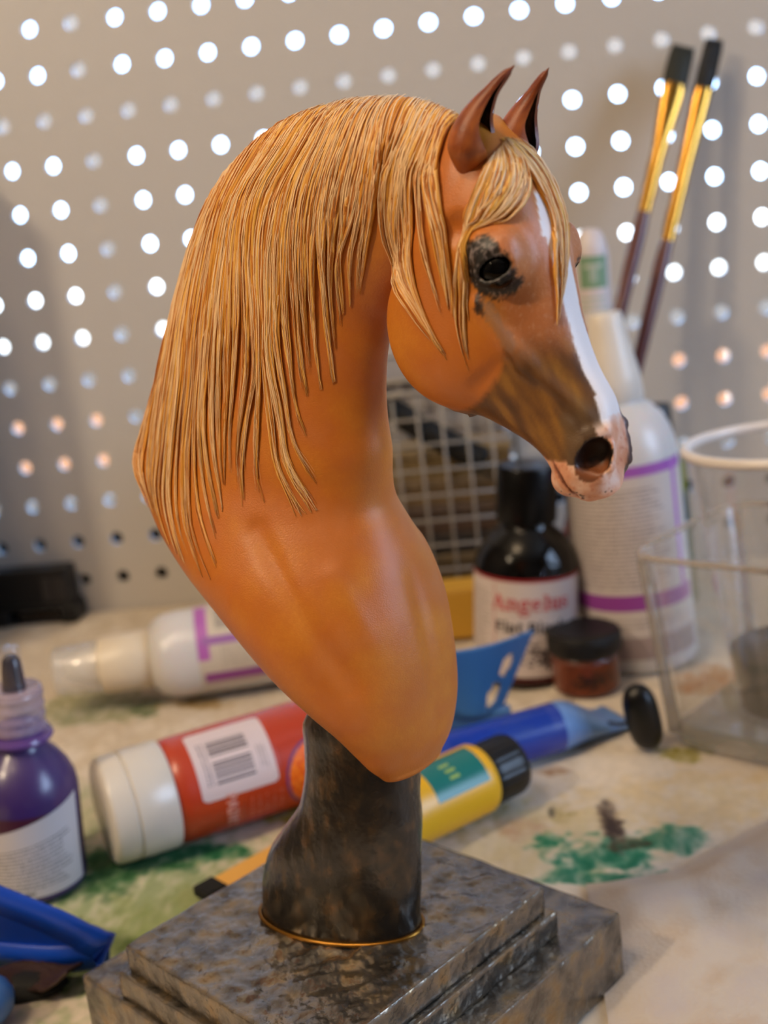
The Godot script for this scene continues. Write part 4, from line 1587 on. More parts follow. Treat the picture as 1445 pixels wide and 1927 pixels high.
func yellow_tube() -> void:
	var dir := Vector3(0.7528, 0, -0.6583)
	var o := thing("paint_tube", "yellow paint tube with a teal label and black screw cap behind the pedestal", "paint tube", Vector3(0.2266, 0.0135, 0.3008), lying(Vector3.ZERO, dir))
	var yel := mat(Color(0.93, 0.69, 0.02), 0.35)
	yel.clearcoat_enabled = true
	yel.clearcoat = 0.4
	# body flattens towards the crimped end, which lies behind the pedestal
	var rows := []
	for i in 25:
		var t := i / 24.0
		var y := lerpf(-0.078, 0.001, t)
		var k := smoothstep(0.0, 0.6, t)
		var rx := lerpf(0.0195, 0.0132, k)
		var rz := lerpf(0.0008, 0.0132, k)
		var row := PackedVector3Array()
		for j in 48:
			var a := TAU * j / 48
			row.append(Vector3(cos(a) * rx, y, sin(a) * rz + (0.0131 - rz) * 0.9))
		rows.append(row)
	for e in [[0.0022, 0.0125], [0.003, 0.0112], [0.0032, 0.006], [0.0032, 0.00001]]:
		var row := PackedVector3Array()
		for j in 48:
			var a := TAU * j / 48
			row.append(Vector3(cos(a) * e[1], e[0], sin(a) * e[1]))
		rows.append(row)
	part("body", grid(rows, true), yel, o)
	var st := SurfaceTool.new()
	st.begin(Mesh.PRIMITIVE_TRIANGLES)
	rows = []
	for i in 9:
		var row := PackedVector3Array()
		for j in 108:
			var a := TAU * j / 108
			var r := 0.0116 + (0.00025 if (j / 2) % 2 == 0 else 0.0) - (0.0006 if i == 8 or i == 0 else 0.0)
			row.append(Vector3(cos(a) * r, lerpf(0.0034, 0.0182, i / 8.0), sin(a) * r))
		rows.append(row)
	grid_to(st, rows, true)
	lathe_to(st, P([11.0, 18.2, 9.6, 18.9, 0, 19.0]))
	st.generate_normals()
	part("screw_cap", st.commit(), mat(Color(0.025, 0.025, 0.03), 0.35), o)
	var im := blank(160, 240, Color(0.09, 0.45, 0.42))
	for k in 3:
		im.fill_rect(Rect2i(44 + k * 26, 120 + rng.randi_range(-12, 8), 12, 44), Color(0.60, 0.70, 0.36))
	part("label", sleeve(0.01332, -0.026, -0.0022, deg_to_rad(-188), deg_to_rad(-112), 24), tex_mat(im, 0.3), o)

func blue_tube() -> void:
	var a := Vector3(0.197, 0.0108, 0.285)
	var b := Vector3(0.2589, 0.0108, 0.2541)
	var t := Vector3(0.2862, 0.0022, 0.2275)
	var o := thing("paint_tube", "blue paint tube with a pale flattened end pointing right", "paint tube", a, lying(Vector3.ZERO, b - a))
	var inv := o.transform.affine_inverse()
	var side := Vector3(0.445, 0, 0.896)
	var blue := mat(Color(0.02, 0.20, 0.62), 0.22)
	blue.clearcoat_enabled = true
	blue.clearcoat = 0.6
	var pale := mat(Color(0.40, 0.56, 0.80), 0.3)
	var sec := func(c: Vector3, hw: float, hh: float) -> PackedVector3Array:
		var row := PackedVector3Array()
		for j in 48:
			var g := TAU * j / 48
			row.append(inv * (c + side * cos(g) * hw + Vector3.UP * sin(g) * hh))
		return row
	var rows := []
	rows.append(sec.call(a, 0.0001, 0.0001))
	rows.append(sec.call(a, 0.0085, 0.0085))
	for i in 13:
		rows.append(sec.call(a.lerp(b, 0.03 + 0.97 * i / 12.0), 0.0102, 0.0102))
	part("body", grid(rows, true, true), blue, o)
	rows = []
	for i in 13:
		var f := i / 12.0
		var c := b.lerp(t, f)
		c.y = lerpf(b.y, 0.0022, smoothstep(0.0, 1.0, f))
		rows.append(sec.call(c, lerpf(0.0101, 0.0125, f), lerpf(0.0101, 0.0010, smoothstep(0.0, 1.0, f))))
	rows.append(sec.call(t, 0.0001, 0.0001))
	part("flattened_end", grid(rows, true, true), pale, o)
	var im := blank(256, 128, Color(0.02, 0.20, 0.62))
	for k in 7:
		im.fill_rect(Rect2i(20 + k * 32, 20 + rng.randi_range(0, 20), rng.randi_range(6, 18), rng.randi_range(20, 60)), Color(0.12, 0.25, 0.60))
	part("print", sleeve(0.01032, 0.020, 0.064, deg_to_rad(-175), deg_to_rad(-105), 18), tex_mat(im, 0.25), o)

func slotted_card() -> void:
	var bl := Vector3(0.2128, 0.0105, 0.2325)
	var br := Vector3(0.2376, 0.0105, 0.2300)
	var tr := Vector3(0.2540, 0.0410, 0.2204)
	var tl := Vector3(0.2190, 0.0410, 0.2400)
	var o := thing("scraper", "light blue plastic scraper with two slots propped up behind the blue tube", "scraper", bl)
	var n := 28
	var th := 0.0016
	var nrm := (br - bl).cross(tl - bl).normalized()
	var hole := func(i: int, j: int) -> bool:
		if i < 0 or j < 0 or i >= n or j >= n:
			return true
		var u := (j + 0.5) / n
		var v := (i + 0.5) / n
		var s1 := Vector2((u - 0.74) / 0.085, (v - 0.24) / 0.20).length() < 1.0
		var s2 := Vector2((u - 0.78) / 0.07, (v - 0.62) / 0.17).length() < 1.0
		return s1 or s2
	var at := func(i: int, j: int, s: float) -> Vector3:
		var u := float(j) / n
		var v := float(i) / n
		return bl.lerp(br, u).lerp(tl.lerp(tr, u), v) + nrm * (s * th) + Vector3(0, 0, 0.004 * sin(PI * u)) - bl
	var st := SurfaceTool.new()
	st.begin(Mesh.PRIMITIVE_TRIANGLES)
	st.set_smooth_group(-1)
	var put := func(q: Array, u: float) -> void:
		for k in [0, 2, 1, 0, 3, 2]:
			st.set_color(Color(0.25, 0.46, 0.72))
			st.add_vertex(q[k])
	for i in n:
		for j in n:
			if hole.call(i, j):
				continue
			var u := (j + 0.5) / n + 0.25 * ((i + 0.5) / n - 0.5)
			put.call([at.call(i, j, 0.5), at.call(i, j + 1, 0.5), at.call(i + 1, j + 1, 0.5), at.call(i + 1, j, 0.5)], u)
			put.call([at.call(i, j, -0.5), at.call(i + 1, j, -0.5), at.call(i + 1, j + 1, -0.5), at.call(i, j + 1, -0.5)], u)
			if hole.call(i - 1, j):
				put.call([at.call(i, j, -0.5), at.call(i, j + 1, -0.5), at.call(i, j + 1, 0.5), at.call(i, j, 0.5)], u)
			if hole.call(i + 1, j):
				put.call([at.call(i + 1, j, 0.5), at.call(i + 1, j + 1, 0.5), at.call(i + 1, j + 1, -0.5), at.call(i + 1, j, -0.5)], u)
			if hole.call(i, j - 1):
				put.call([at.call(i, j, -0.5), at.call(i, j, 0.5), at.call(i + 1, j, 0.5), at.call(i + 1, j, -0.5)], u)
			if hole.call(i, j + 1):
				put.call([at.call(i, j + 1, 0.5), at.call(i, j + 1, -0.5), at.call(i + 1, j + 1, -0.5), at.call(i + 1, j + 1, 0.5)], u)
	st.generate_normals()
	var m := vmat(0.3)
	m.backlight_enabled = true
	m.backlight = Color(0.25, 0.25, 0.25)
	part("blade", st.commit(), m, o)
	part("foot", rbox(Vector3(0.030, 0.010, 0.006), 0.001), mat(Color(0.25, 0.46, 0.72), 0.4), o, Vector3(0.0135, -0.0095, -0.002), Basis(Vector3.UP, 0.1))

func ink_bottle() -> void:
	var o := thing("paint_bottle", "black paint bottle with a white label and tall black cap, right of the horse's chest", "bottle", Vector3(0.2492, 0.0003, 0.1633), lean(5.2))
	var blk := mat(Color(0.008, 0.007, 0.008), 0.1, 0.0, 0.45)
	part("body", lathe(P([0, 0, 22, 0, 24.2, 1.5, 24.6, 4, 24.6, 53.5, 24.0, 57, 22.4, 61.5, 19.8, 66, 16.6, 69.8, 14.0, 72, 12.5, 73.5, 12.2, 78, 0, 78]), 64), blk, o)
	var st := SurfaceTool.new()
	st.begin(Mesh.PRIMITIVE_TRIANGLES)
	lathe_to(st, P([12.8, 75.2, 14.0, 75.6, 14.3, 77, 14.2, 100.5, 13.6, 101.8, 12.4, 102.2, 0, 101.6]), 64)
	st.generate_normals()
	part("cap", st.commit(), mat(Color(0.008, 0.008, 0.009), 0.3, 0.0, 0.35), o)
	var white := mat(Color(0.79, 0.74, 0.72), 0.5)
	part("label", sleeve(0.02472, 0.0045, 0.0525, deg_to_rad(-150), deg_to_rad(150), 60), white, o)
	var red := mat(Color(0.55, 0.05, 0.07), 0.5)
	part("label_stripe", sleeve(0.02480, 0.0518, 0.0534, deg_to_rad(-150), deg_to_rad(150), 60), red, o)
	part("label_stripe", sleeve(0.02480, 0.0030, 0.0060, deg_to_rad(-150), deg_to_rad(150), 60), mat(Color(0.25, 0.03, 0.04), 0.5), o)
	part("label_line", sleeve(0.02478, 0.006, 0.051, deg_to_rad(-38), deg_to_rad(-37), 2), mat(Color(0.72, 0.35, 0.33), 0.5), o)
	var sp := blank(128, 256, Color(0.79, 0.74, 0.72))
	small_print(sp, Rect2i(6, 14, 116, 230), 17, Color(0.56, 0.51, 0.47))
	part("small_print", sleeve(0.02476, 0.010, 0.049, deg_to_rad(-84), deg_to_rad(-42), 18), tex_mat(sp, 0.5), o)
	part("brand_lettering", bent_text("Angelus", 0.02478, deg_to_rad(4), 0.0415, 0.0072, "Droid Serif", true, true), mat(Color(0.72, 0.17, 0.20), 0.5), o)
	part("lettering", bent_text("Flat Black", 0.02478, deg_to_rad(4), 0.0300, 0.0056), mat(Color(0.07, 0.06, 0.07), 0.5), o)
	var ar := blank(200, 120, Color(0.79, 0.74, 0.72))
	for k in 90:
		var px := int(rng.randfn(120, 34))
		var py := int(rng.randfn(54, 20))
		ar.fill_rect(Rect2i(clampi(px, 0, 180), clampi(py, 0, 100), rng.randi_range(6, 18), rng.randi_range(4, 12)), Color(0.16, 0.13, 0.13).lerp(Color(0.5, 0.42, 0.42), rng.randf() * 0.6))
	part("label_picture", sleeve(0.02477, 0.0075, 0.025, deg_to_rad(-22), deg_to_rad(52), 26), tex_mat(ar, 0.5), o)

func paint_jar() -> void:
	var o := thing("paint_jar", "small glass jar of orange-brown paint with a wide black lid", "jar", Vector3(0.2764, 0.0006, 0.1898), lean(1.0))
	var g := mat(Color(0.40, 0.17, 0.06), 0.15)
	g.clearcoat_enabled = true
	g.clearcoat = 1.0
	part("body", lathe(P([0, 0, 13, 0, 14.9, 1.2, 15.3, 3, 15.3, 15.5, 14.6, 17.6, 13.6, 18.4, 13.6, 20, 0, 20]), 56), g, o)
	var im := blank(160, 100, Color(0.40, 0.17, 0.06))
	for k in 120:
		var p := Vector2(rng.randfn(84, 22), rng.randfn(52, 15))
		im.fill_rect(Rect2i(clampi(int(p.x), 0, 148), clampi(int(p.y), 0, 92), 9, 6), Color(0.19, 0.085, 0.04))
	part("label", sleeve(0.01545, 0.002, 0.0155, deg_to_rad(-52), deg_to_rad(58), 26), tex_mat(im, 0.35), o)
	var st := SurfaceTool.new()
	st.begin(Mesh.PRIMITIVE_TRIANGLES)
	var rows := []
	for i in 6:
		var row := PackedVector3Array()
		for j in 120:
			var a := TAU * j / 120
			var r := 0.0166 + (0.0003 if j % 2 == 0 else 0.0) - (0.0007 if i == 0 or i == 5 else 0.0)
			row.append(Vector3(cos(a) * r, lerpf(0.0186, 0.0280, i / 5.0), sin(a) * r))
		rows.append(row)
	grid_to(st, rows, true)
	lathe_to(st, P([15.9, 28.0, 14.8, 28.7, 12.0, 28.5, 0, 28.3]))
	lathe_to(st, P([13.0, 18.4, 15.9, 18.6]))
	st.generate_normals()
	part("lid", st.commit(), mat(Color(0.022, 0.018, 0.017), 0.5), o)

func wash_label(w: int, h: int) -> Image:
	# purple-banded label: a band above, a band below and one down the right edge, grey print between
	var im := blank(w, h, Color(0.77, 0.73, 0.71))
	im.fill_rect(Rect2i(0, 0, w, int(h * 0.055)), Color(0.60, 0.33, 0.68))
	im.fill_rect(Rect2i(0, int(h * 0.655), w, int(h * 0.085)), Color(0.56, 0.24, 0.58))
	im.fill_rect(Rect2i(int(w * 0.90), 0, int(w * 0.035), int(h * 0.66)), Color(0.68, 0.42, 0.74))
	small_print(im, Rect2i(int(w * 0.2), int(h * 0.11), int(w * 0.64), int(h * 0.52)), 24, Color(0.50, 0.45, 0.45))
	small_print(im, Rect2i(int(w * 0.2), int(h * 0.78), int(w * 0.7), int(h * 0.06)), 2, Color(0.58, 0.53, 0.51))
	im.fill_rect(Rect2i(0, int(h * 0.88), w, int(h * 0.12)), Color(0.60, 0.54, 0.53))
	return im

func spray_bottles() -> void:
	var cloudy := mat(Color(0.78, 0.77, 0.77), 0.3)
	cloudy.subsurf_scatter_enabled = true
	cloudy.subsurf_scatter_strength = 0.2
	var o := thing("spray_bottle", "tall white bottle with a purple-banded label standing behind the muzzle", "bottle", Vector3(0.3055, 0.0003, 0.1551), lean(-2.2))
	part("body", lathe(P([0, 0, 24, 0, 26.4, 1.6, 27.0, 5, 27.0, 96, 26.4, 104, 24.4, 112, 21.0, 118.6, 16.5, 123, 13.5, 125, 13.0, 128, 0, 128]), 64), cloudy, o)
	part("collar", lathe(P([13.4, 126, 14.2, 127, 13.2, 138, 10.6, 150, 8.6, 160, 8.0, 165, 7.2, 166.4, 0, 166.4]), 48), mat(Color(0.84, 0.81, 0.77), 0.35), o)
	part("label", sleeve(0.02718, 0.008, 0.0995, deg_to_rad(-110), deg_to_rad(66), 48), tex_mat(wash_label(420, 560), 0.45), o)
	var dir := Vector3(0.9749, 0, -0.2228)
	o = thing("spray_bottle", "white bottle with a purple-banded label and clear cap lying at the left", "bottle", Vector3(0.0202, 0.0222, 0.1745), lying(Vector3.ZERO, dir) * Basis(Vector3(1, 0, 0), 0.0))
	part("body", lathe(P([12.0, 46.5, 15, 47.5, 18.5, 50.5, 20.6, 55.5, 21.5, 62, 21.5, 150, 20, 153, 0, 153.5]), 64), cloudy, o)
	part("collar", lathe(P([0, 22.5, 13.4, 22.5, 14.0, 23.4, 14.4, 46, 13.6, 47, 0, 47]), 56), mat(Color(0.82, 0.76, 0.66), 0.35), o)
	part("cap", lathe(P([0, 0, 10.8, 0, 11.6, 0.8, 12.6, 22.6, 11.8, 22.6, 10.9, 1.6, 0, 1.6]), 56), clear(Color(0.9, 0.9, 0.9), 0.18, 0.08), o)
	part("nozzle", lathe(P([0, 5.0, 4.2, 5.0, 5.0, 6, 8.0, 14, 9.4, 22.6, 0, 22.6]), 40), mat(Color(0.84, 0.79, 0.70), 0.35), o)
	var im := blank(256, 300, Color(0.76, 0.71, 0.64))
	im.fill_rect(Rect2i(0, 268, 170, 32), Color(0.66, 0.36, 0.66))
	im.fill_rect(Rect2i(112, 60, 22, 226), Color(0.58, 0.38, 0.62))
	im.fill_rect(Rect2i(206, 40, 30, 250), Color(0.54, 0.24, 0.52))
	var x := 26
	while x < 100:
		var w := rng.randi_range(2, 6)
		im.fill_rect(Rect2i(x, 180, w, 66), Color(0.45, 0.43, 0.42))
		x += w + rng.randi_range(2, 5)
	small_print(im, Rect2i(140, 40, 60, 200), 20, Color(0.6, 0.56, 0.5))
	part("label", sleeve(0.0217, 0.071, 0.125, deg_to_rad(-182), deg_to_rad(-50), 40), tex_mat(im, 0.45), o)

func small_bottles() -> void:
	var o := thing("glue_tube", "narrow white tube with a green printed square, behind the tall white bottle", "tube", Vector3(0.2985, 0.0003, 0.088), lean(0.8))
	part("body", lathe(P([0, 0, 8, 0, 8.6, 1, 8.8, 4, 8.8, 186, 8.4, 193, 7.0, 199, 4.6, 202.6, 0, 203.6]), 40), mat(Color(0.80, 0.76, 0.76), 0.4), o)
	var im := blank(128, 256, Color(0.80, 0.76, 0.76))
	im.fill_rect(Rect2i(30, 12, 76, 92), Color(0.45, 0.58, 0.46))
	im.fill_rect(Rect2i(44, 34, 46, 12), Color(0.68, 0.71, 0.66))
	im.fill_rect(Rect2i(58, 46, 18, 40), Color(0.62, 0.68, 0.62))
	small_print(im, Rect2i(24, 124, 84, 52), 3, Color(0.60, 0.68, 0.60))
	im.fill_rect(Rect2i(0, 214, 128, 24), Color(0.62, 0.30, 0.30))
	part("label", sleeve(0.00892, 0.148, 0.192, deg_to_rad(-88), deg_to_rad(78), 26), tex_mat(im, 0.45), o)
	o = thing("paint_bottle", "small bottle with a black cap and yellow-green label beside the plastic cup", "bottle", Vector3(0.3345, 0.0003, 0.078), lean(-3.0))
	part("body", lathe(P([0, 0, 11, 0, 12.2, 1, 12.6, 3, 12.6, 74, 11.6, 80, 8.5, 84, 7.0, 86, 0, 86]), 44), mat(Color(0.36, 0.37, 0.27), 0.3), o)
	part("cap", lathe(P([7.4, 82.5, 9.2, 83, 9.6, 84, 8.6, 108.5, 8.0, 109.4, 0, 109.4]), 44), mat(Color(0.012, 0.014, 0.016), 0.4), o)
	im = blank(160, 200, Color(0.33, 0.36, 0.26))
	im.fill_rect(Rect2i(0, 0, 160, 56), Color(0.45, 0.47, 0.08))
	for yy in range(50, 140):
		for xx in 160:
			if Vector2((xx - 104) / 36.0, (yy - 94) / 42.0).length() < 1.0:
				im.set_pixel(xx, yy, Color(0.02, 0.24, 0.29))
	part("label", sleeve(0.01272, 0.022, 0.079, deg_to_rad(-90), deg_to_rad(84), 30), tex_mat(im, 0.4), o)

func brush(label: String, foot: Vector3, top: Vector3, width: float, bristle: Color, ferrule_at: float, hair_at: float) -> void:
	var d := (top - foot)
	var L := d.length()
	var y := d / L
	var z := (Vector3(0, 0, 1) - y * y.z).normalized()
	var o := thing("paintbrush", label, "paintbrush", foot, Basis(y.cross(z), y, z), "paintbrushes leaning on the pegboard")
	var sec := func(t: float, w: float, th: float) -> PackedVector3Array:
		var row := PackedVector3Array()
		for j in 28:
			var a := TAU * j / 28
			row.append(Vector3(cos(a) * w, t * L, sin(a) * th))
		return row
	var rows := []
	var fa := ferrule_at
	for k in [[0.0, 0.0002], [0.002, 0.0014], [0.1, 0.0020], [0.35, 0.0025], [0.7, 0.0036], [0.93, 0.0042], [1.0, 0.0034]]:
		rows.append(sec.call(k[0] * fa, k[1], k[1]))
	var red := mat(Color(0.30, 0.025, 0.025), 0.18)
	red.clearcoat_enabled = true
	red.clearcoat = 0.8
	part("handle", grid(rows, true, true), red, o)
	rows = []
	var n := 12
	for i in n + 1:
		var f := float(i) / n
		var bead := 0.0003 if i == 2 or i == 4 else 0.0
		rows.append(sec.call(lerpf(fa - 0.01, hair_at, f), lerpf(0.0037, width * 0.46, smoothstep(0.3, 1.0, f)) + bead, lerpf(0.0037, 0.0026, smoothstep(0.3, 1.0, f)) + bead))
	part("ferrule", grid(rows, true, true), mat(Color(0.78, 0.58, 0.25), 0.22, 1.0), o)
	var st := SurfaceTool.new()
	st.begin(Mesh.PRIMITIVE_TRIANGLES)
	rows = []
	for k in [[hair_at - 0.01, 0.98, 0.0024], [lerpf(hair_at, 1.0, 0.3), 1.04, 0.0028], [lerpf(hair_at, 1.0, 0.8), 1.0, 0.0016], [0.992, 0.94, 0.0006], [1.0, 0.9, 0.0002]]:
		rows.append(sec.call(k[0], k[1] * width * 0.5, k[2]))
	grid_to(st, rows, true, true)
	for k in 70:
		var u := rng.randf_range(-0.96, 0.96)
		var w := rng.randf_range(-1, 1) * 0.0022
		tube_to(st, PackedVector3Array([Vector3(u * width * 0.5, hair_at * L, w), Vector3(u * width * 0.51, lerpf(hair_at, 1.0, 0.5) * L, w * 1.1), Vector3(u * width * 0.47, L * rng.randf_range(0.99, 1.004), w * 0.3)]), PackedFloat32Array([0.0003, 0.0003, 0.0001]), 4)
	st.generate_normals()
	part("bristles", st.commit(), mat(bristle, 0.6), o)

func brushes() -> void:
	brush("flat paintbrush with olive bristles leaning on the pegboard, left of the pair", Vector3(0.264, 0.002, 0.088), Vector3(0.3645, 0.2925, 0.016), 0.0135, Color(0.10, 0.105, 0.045), 0.72, 0.935)
	brush("flat paintbrush with black bristles leaning on the pegboard, right of the pair", Vector3(0.2805, 0.002, 0.092), Vector3(0.3815, 0.2940, 0.014), 0.0105, Color(0.012, 0.011, 0.010), 0.66, 0.915)

func basket() -> void:
	var x0 := 0.140
	var x1 := 0.256
	var z0 := 0.022
	var z1 := 0.080
	var top := 0.1295
	var o := thing("wire_basket", "white wire mesh basket holding flat boxes, behind the horse's neck", "basket", Vector3(x0, 0.0005, z0))
	var st := SurfaceTool.new()
	st.begin(Mesh.PRIMITIVE_TRIANGLES)
	var W := x1 - x0
	var D := z1 - z0
	var wire := func(a: Vector3, b: Vector3, r: float) -> void:
		tube_to(st, PackedVector3Array([a, b]), PackedFloat32Array([r, r]), 8)
	var n := 10
	for k in n:
		var x := W * k / (n - 1)
		wire.call(Vector3(x, 0, D), Vector3(x, top, D), 0.0009)
		wire.call(Vector3(x, 0, 0), Vector3(x, top, 0), 0.0009)
		wire.call(Vector3(x, 0.0012, 0), Vector3(x, 0.0012, D), 0.0009)
	for k in 6:
		var z := D * k / 5.0
		wire.call(Vector3(0, 0, z), Vector3(0, top, z), 0.0009)
		wire.call(Vector3(W, 0, z), Vector3(W, top, z), 0.0009)
	for k in 10:
		var y := 0.0012 + k * 0.0141
		var r := 0.0009 if k < 9 else 0.0019
		for e in [[Vector3(0, y, D), Vector3(W, y, D)], [Vector3(0, y, 0), Vector3(W, y, 0)], [Vector3(0, y, 0), Vector3(0, y, D)], [Vector3(W, y, 0), Vector3(W, y, D)]]:
			wire.call(e[0], e[1], r)
	st.generate_normals()
	part("wire_mesh", st.commit(), mat(Color(0.52, 0.49, 0.45), 0.35, 0.0), o)
	# flat boxes stacked inside, bottom to top
	var lay := [
		["dark grey flat box at the bottom of the stack in the wire basket", Color(0.10, 0.08, 0.065), 0.013],
		["olive tan flat box lying second from the bottom in the wire basket", Color(0.33, 0.25, 0.13), 0.016],
		["dark brown flat box in the middle of the wire basket's stack", Color(0.12, 0.085, 0.06), 0.012],
		["reddish brown flat box just above the darkest box in the wire basket", Color(0.27, 0.19, 0.13), 0.017],
		["tan flat box with a pale lid second from the top in the wire basket", Color(0.43, 0.34, 0.22), 0.015],
		["pale beige flat box on top of the stack in the wire basket", Color(0.52, 0.44, 0.30), 0.017]]
	var y := 0.004
	for k in lay.size():
		var hgt: float = lay[k][2]
		var b := thing("flat_box", lay[k][0], "box", Vector3(0.198, y, 0.043), Basis(Vector3.UP, 0.02 * ((k % 3) - 1)), "flat boxes stacked in the wire basket")
		part("box_base", rbox(Vector3(0.108, hgt * 0.7, 0.034), 0.001), mat(lay[k][1], 0.7), b)
		part("box_lid", rbox(Vector3(0.110, hgt * 0.3 - 0.0004, 0.036), 0.001), mat((lay[k][1] as Color).lightened(0.12), 0.65), b, Vector3(0, hgt * 0.7 + 0.0002, 0))
		y += hgt
	# black strap lying in a curve over the boxes, pressed against the front mesh
	var path := PackedVector3Array()
	var rad := PackedFloat32Array()
	var pts := [Vector3(0.168, 0.136, 0.069), Vector3(0.180, 0.128, 0.070), Vector3(0.194, 0.117, 0.0705), Vector3(0.207, 0.107, 0.0705), Vector3(0.220, 0.098, 0.0705), Vector3(0.231, 0.091, 0.0705), Vector3(0.239, 0.087, 0.0705)]
	for i in 25:
		var x := i / 24.0 * 6.0
		var q := mini(int(x), 5)
		path.append((pts[q] as Vector3).cubic_interpolate(pts[q + 1], pts[maxi(q - 1, 0)], pts[mini(q + 2, 6)], x - q))
		rad.append(0.0072 * (0.55 if i == 0 or i == 24 else 1.0))
	var s := thing("camera_strap", "thick black padded strap lying over the boxes in the wire basket", "strap", Vector3.ZERO)
	part("pad", tube(path, rad, 16), mat(Color(0.012, 0.011, 0.011), 0.6), s)
	s = thing("storage_box", "pale grey cardboard box standing behind the wire basket", "box", Vector3(0.196, 0.0005, 0.0115), Basis(Vector3.UP, 0.03))
	part("box_base", rbox(Vector3(0.11, 0.142, 0.013), 0.001), mat(Color(0.62, 0.60, 0.60), 0.6), s)
	part("box_lid", rbox(Vector3(0.113, 0.022, 0.015), 0.001), mat(Color(0.70, 0.68, 0.67), 0.6), s, Vector3(0, 0.1422, 0))
	s = thing("yellow_box", "small yellow carton standing just in front of the wire basket", "carton", Vector3(0.214, 0.0005, 0.101), Basis(Vector3.UP, 0.06))
	part("carton_body", rbox(Vector3(0.034, 0.026, 0.022), 0.0008), mat(Color(0.74, 0.55, 0.16), 0.55), s)
	part("flap", rbox(Vector3(0.0335, 0.0009, 0.0215), 0.0003), mat(Color(0.80, 0.62, 0.24), 0.55), s, Vector3(0, 0.0261, 0))

func squircle(r: float, y: float, turn: float, n := 80) -> PackedVector3Array:
	# rounded square of half diagonal r
	var row := PackedVector3Array()
	for j in n:
		var a := TAU * j / n
		var c := cos(a)
		var s := sin(a)
		var k := pow(pow(absf(c), 7.0) + pow(absf(s), 7.0), -1.0 / 7.0) * r * 0.755
		row.append(Vector3(c * k, y, s * k).rotated(Vector3.UP, turn))
	return row

func tumbler_and_cup() -> void:
	var at := Vector3(0.3540, 0.0006, 0.2480)
	var o := thing("glass_tumbler", "square clear glass tumbler with a thick base at the right edge", "glass", at, lean(-1.5))
	var turn := PI / 4 + 0.10
	var rows := []
	for e in [[0.001, 0.0], [0.046, 0.0], [0.0500, 0.002], [0.0510, 0.008], [0.0580, 0.0800], [0.0576, 0.0815], [0.0555, 0.0817], [0.0542, 0.0805], [0.0465, 0.0105], [0.0435, 0.0085], [0.001, 0.0082]]:
		rows.append(squircle(e[0], e[1], turn))
	var gl := clear(Color(0.80, 0.80, 0.76), 0.05, 0.03)
	part("glass_body", grid(rows, true), gl, o)
	var edge := clear(Color(0.72, 0.66, 0.58), 0.42, 0.06)
	var rr0 := PackedVector3Array(squircle(0.0568, 0.0810, turn, 120))
	rr0.append(rr0[0])
	rr0.append(rr0[1])
	var rd := PackedFloat32Array()
	rd.resize(rr0.size())
	rd.fill(0.0014)
	part("glass_rim", tube(rr0, rd, 8), edge, o)
	part("glass_base", grid([squircle(0.001, 0.0006, turn), squircle(0.0455, 0.0006, turn), squircle(0.0480, 0.0020, turn), squircle(0.0485, 0.0062, turn), squircle(0.0460, 0.0078, turn), squircle(0.001, 0.0078, turn)], true), clear(Color(0.66, 0.62, 0.50), 0.35, 0.05), o)
	for k in 4:
		var a := turn + PI / 4 + k * PI / 2
		var lo := Vector3(cos(a), 0, -sin(a)) * 0.0475 + Vector3(0, 0.006, 0)
		var hi := Vector3(cos(a), 0, -sin(a)) * 0.0545 + Vector3(0, 0.079, 0)
		part("glass_corner", tube(PackedVector3Array([lo, lo.lerp(hi, 0.5), hi]), PackedFloat32Array([0.0030, 0.0022, 0.0018]), 12), clear(Color(0.60, 0.55, 0.48), 0.45, 0.06), o)
	var c := thing("plastic_cup", "clear plastic cup with a white rolled rim standing inside the glass tumbler", "cup", at + Vector3(0.004, 0.0092, -0.002), lean(-1.5))
	part("cup_wall", lathe(P([0, 0, 23.4, 0, 24.4, 0.8, 36.6, 107.5, 36.0, 107.5, 23.8, 1.4, 0, 1.0]), 72), clear(Color(0.84, 0.78, 0.71), 0.06, 0.08), c)
	var rim := PackedVector3Array()
	var rr := PackedFloat32Array()
	for j in 97:
		var a := TAU * j / 96
		rim.append(Vector3(cos(a) * 0.0370, 0.1078, sin(a) * 0.0370))
		rr.append(0.0021)
	part("cup_rim", tube(rim, rr, 10), clear(Color(0.90, 0.87, 0.85), 0.86, 0.25), c)
	var l := thing("rinse_water", "murky brown rinse water in the bottom of the plastic cup", "paint water", at + Vector3(0.004, 0.0106, -0.002), lean(-1.5))
	var wat := mat(Color(0.12, 0.075, 0.04), 0.25, 0.0, 0.3)
	part("water", lathe(P([0, 0, 23.3, 0.2, 25.9, 23.6, 25.4, 23.9, 0, 23.8]), 64), wat, l)

